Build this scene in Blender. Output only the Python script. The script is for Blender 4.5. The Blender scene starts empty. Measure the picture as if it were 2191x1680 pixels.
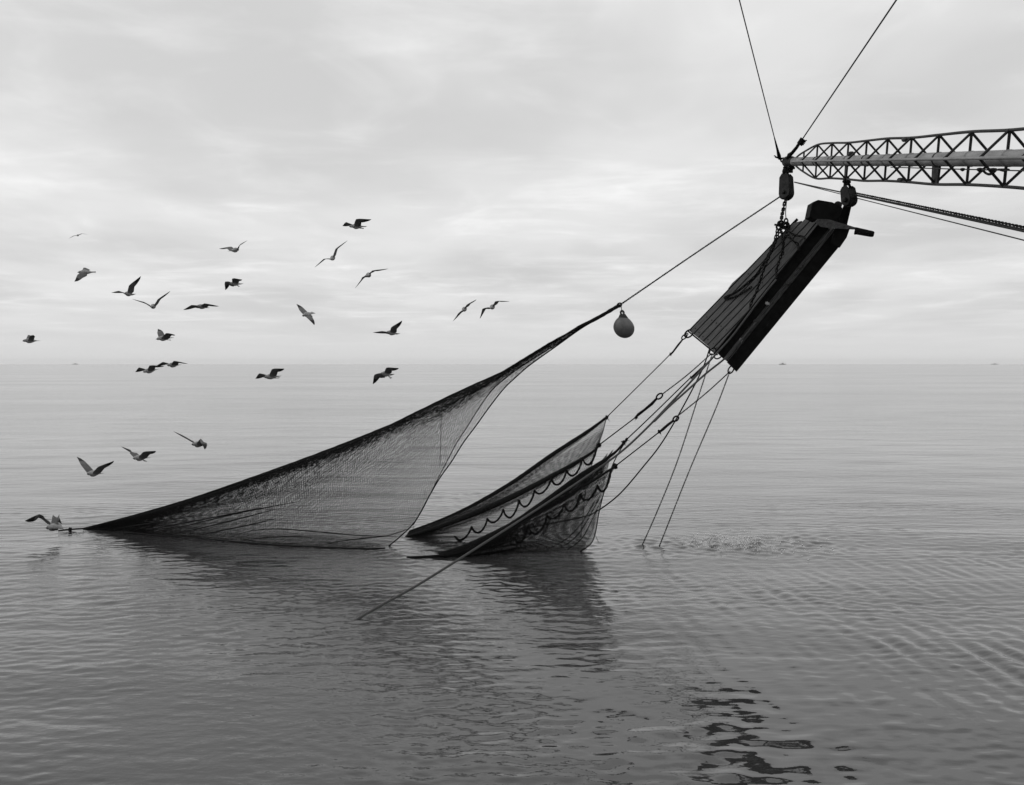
import bpy, bmesh, math, random
import numpy as np
from mathutils import Vector, Matrix
rnd = random.Random(7)
R = math.radians
SC = bpy.context.scene
COL = SC.collection

# ------------------------------------------------------------------ camera
CAM_H, FOC, CX, HY, IW = 3.0, 2000.0, 1095.5, 779.0, 2191.0   # picture measured on a 2191 px wide copy
cam_d = bpy.data.cameras.new('camera'); cam = bpy.data.objects.new('camera', cam_d); COL.objects.link(cam)
cam.location = (0, 0, CAM_H); cam.rotation_euler = (R(90), 0, 0)
cam_d.sensor_width = 36; cam_d.lens = FOC / IW * 36
cam_d.shift_y = -(840.0 - HY) / IW
cam_d.clip_start = 0.1; cam_d.clip_end = 30000
SC.camera = cam

# ------------------------------------------------------------------ sky and sun
SUN_EL, SUN_AZ = 32.0, -62.0          # azimuth from +Y, negative = to the left
w = bpy.data.worlds.new('World'); SC.world = w; w.use_nodes = True
wt = w.node_tree; wt.nodes.clear()
def N(t, kind, **kw):
    n = t.nodes.new(kind)
    for k, v in kw.items(): setattr(n, k, v)
    return n
def mth(t, op, a, b=None, c=None, clamp=False):
    n = t.nodes.new('ShaderNodeMath'); n.operation = op; n.use_clamp = clamp
    for i, v in enumerate((a, b, c)):
        if v is None: continue
        if isinstance(v, (int, float)): n.inputs[i].default_value = v
        else: t.links.new(v, n.inputs[i])
    return n.outputs[0]
sky = N(wt, 'ShaderNodeTexSky', sky_type='NISHITA', sun_disc=False)
sky.sun_elevation = R(SUN_EL); sky.sun_rotation = R(SUN_AZ); sky.air_density = 1.0; sky.dust_density = 4.0
bw = N(wt, 'ShaderNodeRGBToBW'); wt.links.new(sky.outputs[0], bw.inputs[0])
tc = N(wt, 'ShaderNodeTexCoord'); sep = N(wt, 'ShaderNodeSeparateXYZ'); wt.links.new(tc.outputs['Generated'], sep.inputs[0])
zz = mth(wt, 'ADD', mth(wt, 'ABSOLUTE', sep.outputs[2]), 0.055)
px = mth(wt, 'DIVIDE', sep.outputs[0], zz); py = mth(wt, 'DIVIDE', sep.outputs[1], zz)
def cloud_noise(sx, sy, ox, detail, rough, dist=0.0):
    c = N(wt, 'ShaderNodeCombineXYZ')
    wt.links.new(mth(wt, 'MULTIPLY_ADD', px, sx, ox), c.inputs[0]); wt.links.new(mth(wt, 'MULTIPLY_ADD', py, sy, ox * .7), c.inputs[1])
    n = N(wt, 'ShaderNodeTexNoise'); n.inputs['Scale'].default_value = 1.0
    n.inputs['Detail'].default_value = detail; n.inputs['Roughness'].default_value = rough; n.inputs['Distortion'].default_value = dist
    wt.links.new(c.outputs[0], n.inputs['Vector'])
    return n.outputs[0]
n_big = cloud_noise(.75, .50, 3.1, 4.0, .5, .2)
n_mid = cloud_noise(1.9, 1.15, 11.7, 6.0, .55, .5)
n_thin = cloud_noise(.85, 1.5, 27.3, 6.0, .6, .3)
def rng(t, v, a, b, c, d):
    n = N(t, 'ShaderNodeMapRange', interpolation_type='SMOOTHSTEP'); n.inputs[1].default_value = a; n.inputs[2].default_value = b
    n.inputs[3].default_value = c; n.inputs[4].default_value = d; t.links.new(v, n.inputs[0]); return n.outputs[0]
val = rng(wt, n_big, .30, .70, 6.5, 8.4)
val = mth(wt, 'ADD', val, rng(wt, n_mid, .50, .78, 0.0, 1.1))
val = mth(wt, 'ADD', val, rng(wt, n_thin, .50, .76, 0.0, 1.5))
val = mth(wt, 'ADD', mth(wt, 'MULTIPLY', val, .92), mth(wt, 'MULTIPLY', bw.outputs[0], .085))
# towards the horizon the cloud deck melts into even grey murk
hor = rng(wt, sep.outputs[2], 0.0, .085, 1.0, 0.0)
mixn = N(wt, 'ShaderNodeMix'); wt.links.new(hor, mixn.inputs[0]); wt.links.new(val, mixn.inputs[2]); mixn.inputs[3].default_value = 7.1
bg = N(wt, 'ShaderNodeBackground'); bg.inputs[1].default_value = 0.1
cmb = N(wt, 'ShaderNodeCombineColor')
for i in range(3): wt.links.new(mixn.outputs[0], cmb.inputs[i])
wt.links.new(cmb.outputs[0], bg.inputs[0])
wo = N(wt, 'ShaderNodeOutputWorld'); wt.links.new(bg.outputs[0], wo.inputs[0])

sd = bpy.data.lights.new('sun', 'SUN'); sd.energy = 0.9; sd.angle = R(25); sd.color = (1, 1, 1)
sun = bpy.data.objects.new('sun', sd); COL.objects.link(sun)
sv = Vector((math.sin(R(SUN_AZ)) * math.cos(R(SUN_EL)), math.cos(R(SUN_AZ)) * math.cos(R(SUN_EL)), math.sin(R(SUN_EL))))
sun.rotation_euler = sv.to_track_quat('Z', 'Y').to_euler(); sun.location = (0, 0, 40)

SC.view_settings.view_transform = 'Standard'; SC.view_settings.look = 'None'
SC.view_settings.exposure = 0.0; SC.view_settings.gamma = 1.0; SC.view_settings.use_curve_mapping = False

# ------------------------------------------------------------------ helpers
def P(x, y, Y): return Vector(((x - CX) / FOC * Y, Y, CAM_H + (HY - y) / FOC * Y))
def W(x, y, z=0.0):                                      # the point of the water surface seen at a pixel
    return P(x, y, (CAM_H - z) * FOC / (y - HY))
def YW(y, z=0.0): return (CAM_H - z) * FOC / (y - HY)

def tag(o, label=None, cat=None, group=None, kind=None):
    if label: o['label'] = label
    if cat: o['category'] = cat
    if group: o['group'] = group
    if kind: o['kind'] = kind
    return o
def mesh_obj(name, verts, faces, m, parent=None, smooth=True, origin=None):
    """verts in world space; origin = where the object's own origin sits (world)"""
    me = bpy.data.meshes.new(name)
    pw = parent.matrix_world if parent else Matrix.Identity(4)
    if origin is None: origin = pw.translation if parent else (Vector(verts[0]) if len(verts) else Vector())
    origin = Vector(origin)
    rot = pw.to_3x3().inverted() if parent else Matrix.Identity(3)
    me.from_pydata([rot @ (Vector(v) - origin) for v in verts], [], faces)
    me.materials.append(m)
    o = bpy.data.objects.new(name, me); COL.objects.link(o)
    if parent:
        o.parent = parent; o.location = pw.inverted() @ origin
    else: o.location = origin
    if smooth: me.polygons.foreach_set('use_smooth', [True] * len(me.polygons))
    o.matrix_world = (pw @ Matrix.Translation(o.location)) if parent else Matrix.Translation(origin)
    if parent: o.matrix_parent_inverse = Matrix.Identity(4); o.location = pw.inverted() @ origin; o.rotation_euler = (0, 0, 0)
    return o
def fix_normals(o):
    bm = bmesh.new(); bm.from_mesh(o.data); bmesh.ops.recalc_face_normals(bm, faces=bm.faces[:]); bm.to_mesh(o.data); bm.free(); return o
def empty(name, loc, rot=None):
    o = bpy.data.objects.new(name, None); COL.objects.link(o); o.empty_display_size = .1
    M = Matrix.Translation(Vector(loc))
    if rot is not None: M = M @ rot.to_4x4()
    o.matrix_world = M
    o.location = loc
    if rot is not None: o.rotation_euler = rot.to_euler()
    return o
def crom(pts, n):
    """smooth curve through points (tuples of any length), n samples evenly by arc length"""
    p = np.array([list(q) for q in pts], float)
    if len(p) == 2: t = np.linspace(0, 1, n)[:, None]; return p[0] * (1 - t) + p[1] * t
    q = np.vstack([2 * p[0] - p[1], p, 2 * p[-1] - p[-2]])
    out = []
    for i in range(1, len(q) - 2):
        a, b, c, d = q[i - 1], q[i], q[i + 1], q[i + 2]
        for t in np.linspace(0, 1, 24, endpoint=False):
            out.append(.5 * ((2 * b) + (-a + c) * t + (2 * a - 5 * b + 4 * c - d) * t * t + (-a + 3 * b - 3 * c + d) * t ** 3))
    out.append(q[-2]); out = np.array(out)
    s = np.concatenate([[0], np.cumsum(np.linalg.norm(np.diff(out[:, :2], axis=0), axis=1) + 1e-9)])
    u = np.linspace(0, s[-1], n)
    return np.stack([np.interp(u, s, out[:, k]) for k in range(out.shape[1])], 1)
def frames(pts):
    pts = [Vector(p) for p in pts]; n = len(pts); T = []
    for i in range(n):
        t = pts[min(i + 1, n - 1)] - pts[max(i - 1, 0)]; T.append(t.normalized() if t.length > 1e-9 else Vector((0, 0, 1)))
    a = Vector((0, 0, 1)) if abs(T[0].z) < .9 else Vector((1, 0, 0))
    u = (a - T[0] * a.dot(T[0])).normalized(); out = []
    for i in range(n):
        u = (u - T[i] * u.dot(T[i])); u = u.normalized() if u.length > 1e-6 else T[i].orthogonal().normalized()
        out.append((pts[i], T[i], u, T[i].cross(u)))
    return out
def sweep(pts, rad, sides=6, cap=True, base=0):
    """(verts, faces) of a tube along pts; rad a number or one per point"""
    V, F = [], []; fr = frames(pts); n = len(fr)
    for i, (p, t, u, v) in enumerate(fr):
        r = rad[i] if hasattr(rad, '__len__') else rad
        for k in range(sides):
            a = 2 * math.pi * k / sides; V.append(p + u * (math.cos(a) * r) + v * (math.sin(a) * r))
    for i in range(n - 1):
        for k in range(sides):
            F.append((base + i * sides + k, base + i * sides + (k + 1) % sides, base + (i + 1) * sides + (k + 1) % sides, base + (i + 1) * sides + k))
    if cap:
        F.append(tuple(base + k for k in reversed(range(sides)))); F.append(tuple(base + (n - 1) * sides + k for k in range(sides)))
    return V, F
def tube(name, pts, rad, m, parent=None, sides=6):
    V, F = sweep(pts, rad, sides); return mesh_obj(name, V, F, m, parent)
def multi_tube(name, lst, m, parent=None, sides=5):
    V, F = [], []
    for pts, r in lst:
        v, f = sweep(pts, r, sides, True, len(V)); V += v; F += f
    return mesh_obj(name, V, F, m, parent)
def prism(name, poly, depth_vec, m, parent=None, smooth=False, bevel=0.0):
    n = len(poly); V = [Vector(p) for p in poly] + [Vector(p) + Vector(depth_vec) for p in poly]
    F = [tuple(range(n)), tuple(reversed(range(n, 2 * n)))] + [(i, (i + 1) % n, n + (i + 1) % n, n + i) for i in range(n)]
    o = mesh_obj(name, V, F, m, parent, smooth); fix_normals(o)
    if bevel:
        b = o.modifiers.new('bevel', 'BEVEL'); b.width = bevel; b.segments = 2
    return o
def hexa(name, c8, m, parent=None, bevel=0.0):
    """box from 8 corners: four of one face then the four opposite"""
    F = [(0, 1, 2, 3), (7, 6, 5, 4), (0, 4, 5, 1), (1, 5, 6, 2), (2, 6, 7, 3), (3, 7, 4, 0)]
    o = mesh_obj(name, c8, F, m, parent, False); fix_normals(o)
    if bevel: b = o.modifiers.new('bevel', 'BEVEL'); b.width = bevel; b.segments = 2
    return o
def lathe(name, prof, frame, m, parent=None, seg=24):
    """prof: (radius, along axis); frame: (origin, axis, u, v)"""
    o_, ax, u, v = frame; V, F = [], []
    for r, h in prof:
        for k in range(seg):
            a = 2 * math.pi * k / seg; V.append(o_ + ax * h + u * (r * math.cos(a)) + v * (r * math.sin(a)))
    for i in range(len(prof) - 1):
        for k in range(seg): F.append((i * seg + k, i * seg + (k + 1) % seg, (i + 1) * seg + (k + 1) % seg, (i + 1) * seg + k))
    F.append(tuple(range(seg))); F.append(tuple((len(prof) - 1) * seg + k for k in range(seg)))
    return fix_normals(mesh_obj(name, V, F, m, parent))
def axis_frame(o_, ax):
    ax = Vector(ax).normalized(); u = ax.orthogonal().normalized(); return (Vector(o_), ax, u, ax.cross(u))

# ------------------------------------------------------------------ materials
def mat(name, c, rough=.7, spec=.5, metal=0.0, var=0.0, vscale=8.0, stretch=(1, 1, 1), bump=0.0, bscale=None, dark=None):
    m = bpy.data.materials.new(name); m.use_nodes = True; t = m.node_tree; b = t.nodes['Principled BSDF']
    b.inputs['Base Color'].default_value = (c, c, c, 1); b.inputs['Roughness'].default_value = rough
    b.inputs['Specular IOR Level'].default_value = spec; b.inputs['Metallic'].default_value = metal
    if var or bump:
        co = N(t, 'ShaderNodeTexCoord'); mp = N(t, 'ShaderNodeMapping'); mp.inputs['Scale'].default_value = stretch
        t.links.new(co.outputs['Object'], mp.inputs[0])
        n = N(t, 'ShaderNodeTexNoise'); n.inputs['Scale'].default_value = vscale; n.inputs['Detail'].default_value = 6; n.inputs['Roughness'].default_value = .65
        t.links.new(mp.outputs[0], n.inputs['Vector'])
        if var:
            r = N(t, 'ShaderNodeMapRange'); r.inputs[1].default_value = .3; r.inputs[2].default_value = .7
            r.inputs[3].default_value = c * (1 - var) if dark is None else dark; r.inputs[4].default_value = c * (1 + var)
            t.links.new(n.outputs[0], r.inputs[0])
            cc = N(t, 'ShaderNodeCombineColor')
            for i in range(3): t.links.new(r.outputs[0], cc.inputs[i])
            t.links.new(cc.outputs[0], b.inputs['Base Color'])
        if bump:
            bp = N(t, 'ShaderNodeBump'); bp.inputs['Strength'].default_value = bump; bp.inputs['Distance'].default_value = .01
            n2 = n
            if bscale:
                n2 = N(t, 'ShaderNodeTexNoise'); n2.inputs['Scale'].default_value = bscale; n2.inputs['Detail'].default_value = 4; t.links.new(mp.outputs[0], n2.inputs['Vector'])
            t.links.new(n2.outputs[0], bp.inputs['Height']); t.links.new(bp.outputs[0], b.inputs['Normal'])
    return m
M_black = mat('black_steel', .007, .85, .12, var=.6, vscale=9, bump=.3)
M_iron = mat('iron_chain', .008, .8, .12, var=.4, vscale=30)
M_cable = mat('wire_cable', .02, .7, .25, var=.3, vscale=40)
M_pipe = mat('boom_paint', .18, .55, .4, var=.45, vscale=7, stretch=(1, .35, 1), bump=.15, dark=.07)
M_truss = mat('truss_paint', .022, .7, .25, var=.5, vscale=12)
M_wood = mat('weathered_planks', .088, .9, .12, var=.35, vscale=9, stretch=(.6, 5, 5), bump=.35)
M_rail = mat('worn_and_lit_steel', .05, .75, .25, var=.8, vscale=14, stretch=(.6, 4, 4), bump=.3)
M_rope = mat('tarred_rope', .010, .95, .1, var=.3, vscale=60, bump=.6)
M_manila = mat('fibre_rope', .075, .9, .2, var=.35, vscale=70, bump=.8)
M_net = mat('net_twine', .012, .95, .1)
M_roll = mat('gathered_netting', .016, .95, .1, var=.7, vscale=45, stretch=(1, 1, 1), bump=1.0, bscale=70)
M_buoy = mat('rubber_buoy', .115, .5, .4, var=.3, vscale=9, bump=.12, bscale=40)
M_buoycap = mat('buoy_cap', .015, .6, .4)
M_block = mat('block_steel', .012, .75, .2, var=.8, vscale=7, bump=.25)
M_shell = mat('worn_block_cheek', .022, .8, .15, var=1.0, vscale=7, dark=.003, bump=.25)
M_ship = mat('far_ship', .30, .8, .2)  # lightened grey: fading in the haze is put into the colour
M_drop = mat('water_drops', .8, .1, .5)
M_pale = mat('gull_plumage', .30, .8, .2, var=.4, vscale=30)
M_grey = mat('gull_wing', .12, .8, .2, var=.35, vscale=25, stretch=(1, 1, 1))
M_dark = mat('gull_wingtip', .02, .8, .2)
M_beak = mat('gull_beak', .10, .5, .4)
M_scrap = mat('frayed_twine', .35, .9, .2)

def water_material():
    m = bpy.data.materials.new('sea_water'); m.use_nodes = True; t = m.node_tree; b = t.nodes['Principled BSDF']
    b.inputs['Base Color'].default_value = (.029, .029, .029, 1); b.inputs['IOR'].default_value = 1.58
    b.inputs['Specular IOR Level'].default_value = .5
    geo = N(t, 'ShaderNodeNewGeometry')
    def nz(scale, sx, sy, detail, rough=.55):
        mp = N(t, 'ShaderNodeMapping'); mp.inputs['Scale'].default_value = (sx, sy, 1); t.links.new(geo.outputs['Position'], mp.inputs[0])
        n = N(t, 'ShaderNodeTexNoise'); n.inputs['Scale'].default_value = scale; n.inputs['Detail'].default_value = detail; n.inputs['Roughness'].default_value = rough
        t.links.new(mp.outputs[0], n.inputs['Vector']); return n.outputs[0]
    wind = nz(.06, .35, 1.0, 4)                     # slow wind patches: rougher and smoother lanes
    ro = N(t, 'ShaderNodeMapRange'); ro.inputs[1].default_value = .35; ro.inputs[2].default_value = .65; ro.inputs[3].default_value = .01; ro.inputs[4].default_value = .03
    t.links.new(wind, ro.inputs[0])
    # beyond the lee of the boat the wind ruffles the surface
    ln = N(t, 'ShaderNodeVectorMath', operation='LENGTH'); t.links.new(geo.outputs['Position'], ln.inputs[0])
    ruf = N(t, 'ShaderNodeMapRange', interpolation_type='SMOOTHSTEP'); ruf.inputs[1].default_value = 14.0; ruf.inputs[2].default_value = 75.0; ruf.inputs[3].default_value = 0.0; ruf.inputs[4].default_value = .085
    t.links.new(ln.outputs['Value'], ruf.inputs[0])
    rsum = mth(t, 'ADD', ro.outputs[0], mth(t, 'MULTIPLY', ruf.outputs[0], mth(t, 'MULTIPLY_ADD', wind, .9, .55)))
    t.links.new(rsum, b.inputs['Roughness'])
    lane = N(t, 'ShaderNodeMapRange'); lane.inputs[1].default_value = .38; lane.inputs[2].default_value = .62; lane.inputs[3].default_value = .45; lane.inputs[4].default_value = 1.25
    t.links.new(nz(.22, .5, 1.0, 3), lane.inputs[0])
    fine = mth(t, 'ADD', mth(t, 'MULTIPLY', nz(13.0, .75, 1.15, 3, .55), .011), mth(t, 'MULTIPLY', nz(3.4, .5, 1.3, 3), .020))
    dd = N(t, 'ShaderNodeVectorMath', operation='DISTANCE'); t.links.new(geo.outputs['Position'], dd.inputs[0]); dd.inputs[1].default_value = (1.9, 7.6, 0)
    oil = N(t, 'ShaderNodeMapRange', interpolation_type='SMOOTHSTEP'); oil.inputs[1].default_value = 1.0; oil.inputs[2].default_value = 4.0; oil.inputs[3].default_value = .12; oil.inputs[4].default_value = 1.0
    t.links.new(dd.outputs['Value'], oil.inputs[0])
    h = mth(t, 'MULTIPLY', mth(t, 'MULTIPLY', fine, lane.outputs[0]), oil.outputs[0])
    h = mth(t, 'ADD', h, mth(t, 'MULTIPLY', nz(.55, .35, 1.0, 5), .12))
    bp = N(t, 'ShaderNodeBump'); bp.inputs['Strength'].default_value = .55; bp.inputs['Distance'].default_value = 1.0
    t.links.new(h, bp.inputs['Height']); t.links.new(bp.outputs[0], b.inputs['Normal'])
    return m
M_sea = water_material()

# ------------------------------------------------------------------ the sea: one sheet to the horizon
rg = np.random.default_rng(5)
def build_sea():
    r = [0.0, 1.0, 2.0, 3.0, 4.0]; x = 5.0
    while x < 13: r.append(x); x += .032
    while x < 22: r.append(x); x += .045
    while x < 9500: r.append(x); x += .1 * (x / 22) ** 2 if x < 1500 else x * .25
    r.append(9500.0)
    r = np.array(r); dr = np.gradient(r)
    nf = 720; half = R(38.5)
    af = np.linspace(-half, half, nf); ac = np.linspace(half, 2 * math.pi - half, 74)[1:-1]
    a = np.concatenate([af, ac]); na = len(a); da = np.where(np.arange(na) < nf, 2 * half / nf, R(3.9))
    Rr, A = np.meshgrid(r, a, indexing='ij'); X = Rr * np.sin(A); Y = Rr * np.cos(A)
    sp = np.maximum(dr[:, None], Rr * da[None, :])
    def ss(v, lo, hi): t = np.clip((v - lo) / (hi - lo), 0, 1); return t * t * (3 - 2 * t)
    Z = np.zeros_like(X)
    def patch(k, seed):                                   # slow 0..1 field
        g = np.random.default_rng(seed); f = np.zeros_like(X)
        for _ in range(7):
            th = g.uniform(0, 6.28); kk = k * g.uniform(.5, 1.6); f += np.sin(kk * (np.cos(th) * X + np.sin(th) * Y * 1.6) + g.uniform(0, 6.28))
        return np.clip(.5 + f / 5.0, 0, 1)
    calm = np.exp(-(((X - 1.9) / 1.9) ** 2 + ((Y - 8.7) / 2.7) ** 2)); slick = 1 - .68 * calm      # oily calm patch by the hull
    def group(n, l0, l1, slope, ang, spread, wt):
        wt = wt * slick
        nonlocal Z
        for _ in range(n):
            lam = math.exp(rg.uniform(math.log(l0), math.log(l1))); th = R(ang + rg.normal(0, spread)); k = 2 * math.pi / lam
            amp = slope * math.sqrt(2.0 / n) / k; ph = rg.uniform(0, 6.28)
            fade = ss(lam / sp, 2.6, 4.6)
            Z = Z + amp * fade * wt * np.sin(k * (math.cos(th) * X + math.sin(th) * Y) + ph)
    right = ss(X, -.5, 3.5); left = 1 - ss(X, -6, -1)
    net_d = np.exp(-(((X + .8) / 4.5) ** 2 + ((Y - 12.2) / 3.4) ** 2))
    group(14, 1.2, 5.0, .012, 92, 28, 1.0)
    group(26, .28, .70, .015, 90, 16, (.35 + .9 * patch(.5, 3)) * (.55 + .6 * right))
    group(18, .17, .40, .075, 6, 6, right * ss(-Y, -18, -11) * patch(.7, 8) * 1.4)
    group(20, .22, .60, .026, 108, 14, left * (.3 + .9 * patch(.6, 13)))
    group(44, .10, .20, .065, 92, 30, .3 + 1.0 * patch(1.1, 29))
    group(34, .15, .34, .042, 90, 24, .3 + 1.0 * patch(.8, 23))
    group(40, .12, .36, .060, 90, 60, net_d * (.4 + patch(.9, 17)))
    slick = 1.0
    group(24, .20, .55, .060, 40, 90, np.exp(-(((X - 1.75) / 1.3) ** 2 + ((Y - 7.0) / 1.4) ** 2)))
    # chop where netting and ropes break the surface
    def near_line(pts, wdt):
        d2 = np.full_like(X, 1e9)
        for (x0, y0), (x1, y1) in zip(pts[:-1], pts[1:]):
            a_, b_ = W(x0, y0), W(x1, y1)
            for q in np.linspace(0, 1, 7): d2 = np.minimum(d2, (X - a_.x - (b_.x - a_.x) * q) ** 2 + (Y - a_.y - (b_.y - a_.y) * q) ** 2)
        return np.exp(-d2 / wdt ** 2)
    group(36, .14, .30, .085, 90, 90, near_line([(824, 1176), (720, 1176), (580, 1168), (430, 1156), (300, 1146), (150, 1136)], .35) + near_line([(1255, 1184), (1120, 1188), (870, 1193), (780, 1180)], .35) + near_line([(762, 1327), (740, 1332)], .3))
    # drips and splashing under the boards
    c = W(1590, 1165); spl = np.exp(-(((X - c.x) / 1.7) ** 2 + ((Y - c.y) / .95) ** 2))
    c2 = W(1350, 1168); spl2 = np.exp(-(((X - c2.x) / 1.2) ** 2 + ((Y - c2.y) / .7) ** 2))
    group(40, .17, .34, .24, 90, 90, spl + .4 * spl2)
    V = np.stack([X, Y, Z], -1).reshape(-1, 3)
    nr = len(r); ii, jj = np.meshgrid(np.arange(nr - 1), np.arange(na), indexing='ij'); j2 = (jj + 1) % na
    F = np.stack([ii * na + jj, (ii + 1) * na + jj, (ii + 1) * na + j2, ii * na + j2], -1).reshape(-1, 4)
    F = F[:, ::-1]
    me = bpy.data.meshes.new('sea'); me.vertices.add(len(V)); me.vertices.foreach_set('co', V.astype(np.float32).ravel())
    me.loops.add(F.size); me.loops.foreach_set('vertex_index', F.astype(np.int32).ravel())
    me.polygons.add(len(F)); me.polygons.foreach_set('loop_start', np.arange(0, F.size, 4, dtype=np.int32)); me.polygons.foreach_set('loop_total', np.full(len(F), 4, np.int32))
    me.polygons.foreach_set('use_smooth', np.ones(len(F), bool)); me.update(calc_edges=True)
    me.materials.append(M_sea)
    o = bpy.data.objects.new('sea', me); COL.objects.link(o)
    if me.polygons[len(F) // 2].normal.z < 0: me.flip_normals()
    return tag(o, 'calm grey sea rippled to the horizon', kind='structure')
build_sea()

# ------------------------------------------------------------------ chains
def link_mesh(L, Wd, r, name='chain_link'):
    pts = []; st = (L - Wd) / 2
    for k in range(8):
        a = 2 * math.pi * (k + .5) / 8; c, s = math.cos(a), math.sin(a)
        pts.append(Vector((c * Wd / 2 + (st if c > 0 else -st), s * Wd / 2, 0)))
    V, F = [], []
    for i, p in enumerate(pts):
        t = (pts[(i + 1) % 8] - pts[i - 1]).normalized(); n = Vector((t.y, -t.x, 0))
        for k in range(4):
            a = 2 * math.pi * (k + .5) / 4; V.append(p + n * (math.cos(a) * r) + Vector((0, 0, math.sin(a) * r)))
    for i in range(8):
        for k in range(4): F.append((i * 4 + k, i * 4 + (k + 1) % 4, ((i + 1) % 8) * 4 + (k + 1) % 4, ((i + 1) % 8) * 4 + k))
    me = bpy.data.meshes.new(name); me.from_pydata(V, [], F); me.materials.append(M_iron)
    me.polygons.foreach_set('use_smooth', [True] * len(F)); return me
LINKS = {}
def add_links(parent, pts, L, name='chain_link', wr=None):
    """real links along a polyline, each turned a quarter against its neighbour"""
    key = round(L, 4)
    if key not in LINKS: LINKS[key] = link_mesh(L, L * .42, L * (wr or .12))
    pts = [Vector(p) for p in pts]
    seg = np.array([[*p] for p in pts]); s = np.concatenate([[0], np.cumsum(np.linalg.norm(np.diff(seg, axis=0), axis=1))])
    pitch = L * .78; n = max(2, int(round(s[-1] / pitch))); u = (np.arange(n) + .5) * s[-1] / n
    C = np.stack([np.interp(u, s, seg[:, k]) for k in range(3)], 1)
    d = s[-1] / n * .5
    for i in range(n):
        a = Vector([np.interp(u[i] - d, s, seg[:, k]) for k in range(3)]); b = Vector([np.interp(u[i] + d, s, seg[:, k]) for k in range(3)])
        t = (b - a).normalized(); up = Vector((0, -1, .25)) if abs(t.y) < .85 else Vector((0, 0, 1))
        n1 = (up - t * up.dot(t)).normalized(); q = .5 if i % 2 == 0 else .5 + math.pi / 2
        q += rnd.uniform(-.2, .2)
        z = n1 * math.cos(q) + t.cross(n1) * math.sin(q); y = z.cross(t)
        o = bpy.data.objects.new(name, LINKS[key]); COL.objects.link(o); o.parent = parent
        Mx = Matrix(((t.x, y.x, z.x, C[i][0]), (t.y, y.y, z.y, C[i][1]), (t.z, y.z, z.z, C[i][2]), (0, 0, 0, 1)))
        Ml = parent.matrix_world.inverted() @ Mx
        o.location = Ml.translation; o.rotation_euler = Ml.to_euler()
def chain(pts, L, label, n=40, group=None, name='hanging_chain', wr=None):
    c = crom([tuple(p) for p in pts], n)
    e = empty(name, c[0]); tag(e, label, 'chain', group); add_links(e, c, L, wr=wr); return e
def sag(a, b, s, n=20):
    a, b = Vector(a), Vector(b)
    return [a.lerp(b, t) + Vector((0, 0, -4 * s * t * (1 - t))) for t in np.linspace(0, 1, n)]
def rope(name, pts, rad, m, label, cat='rope', n=None, group=None, sides=7):
    c = crom([tuple(p) for p in pts], n or max(8, 6 * len(pts)))
    o = tube(name, c, rad, m, None, sides); return tag(o, label, cat, group)
def knot(parent, p, size, m, seed=0, name='knot'):
    """a lump of lashing with loose ends"""
    g = random.Random(seed); lst = []
    for k in range(4):
        d = Vector((g.uniform(-1, 1), g.uniform(-.5, .5), g.uniform(-1, 1))).normalized()
        lst.append(([p - d * size * .7, p + Vector((g.uniform(-1, 1), 0, g.uniform(-1, 1))) * size * .3, p + d * size * .8], [size * .28, size * .36, size * .18]))
    for k in range(2):
        d = Vector((g.uniform(-.6, 1), g.uniform(-.3, .3), g.uniform(-1, .2)))
        lst.append(([p, p + d * size * .9, p + d * size * 1.4 + Vector((0, 0, -.3 * size))], [size * .12, size * .09, size * .04]))
    return multi_tube(name, lst, m, parent, 5)

# ------------------------------------------------------------------ the outrigger boom
B0 = Vector((4.822, 14.8, 6.209)); BD = Vector((-.0378, -.783, -.1663)); BA = BD.normalized()
BS = Vector((-1, 0, 0)); BS = (BS - BA * BS.dot(BA)).normalized(); BU = BA.cross(BS).normalized()
if BU.z < 0: BU = -BU
def BP(i, up=0.0, side=0.0): return B0 + BD * i + BU * up + BS * side
TIP = BP(-2.35); K1_TOP = P(1682, 363, 16.5)
boom = empty('outrigger_boom', TIP)
tag(boom, 'steel lattice outrigger boom with a fat pale pipe core reaching in from the right edge', 'boom')
PIPE_R = .073
lathe('core_pipe', [(PIPE_R * .96, 0), (PIPE_R, .02), (PIPE_R, 5.0), (PIPE_R * 1.06, 9.0), (PIPE_R * 1.06, 15.6)], axis_frame(TIP, BA), M_pipe, boom, 28)
lathe('end_collar', [(PIPE_R * .7, -.10), (PIPE_R * 1.2, -.08), (PIPE_R * 1.36, -.03), (PIPE_R * 1.36, .22), (PIPE_R * 1.15, .25), (PIPE_R * 1.12, .42), (PIPE_R * 1.02, .46)], axis_frame(TIP, BA), M_block, boom, 24)
HT = .257
stations = list(range(-1, 17))
def hh(i): return HT if i >= 0 else .165
CR = .0155
def wob(i, k): return .008 * math.sin(i * 2.1 + k * 1.7)
for k, (su, ss_) in enumerate(((1, 0), (-1, 0), (0, 1), (0, -1))):
    pts = [BP(-1.62, su * .07, ss_ * .07), BP(-1.35, su * .115, ss_ * .115)]
    for i in stations: pts.append(BP(i, su * (hh(i) + wob(i, k)), ss_ * (hh(i) * .96 + wob(i, k))))
    tube('chord', crom([tuple(p) for p in pts], 90), CR, M_truss if su else M_pipe, boom, 8)
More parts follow.
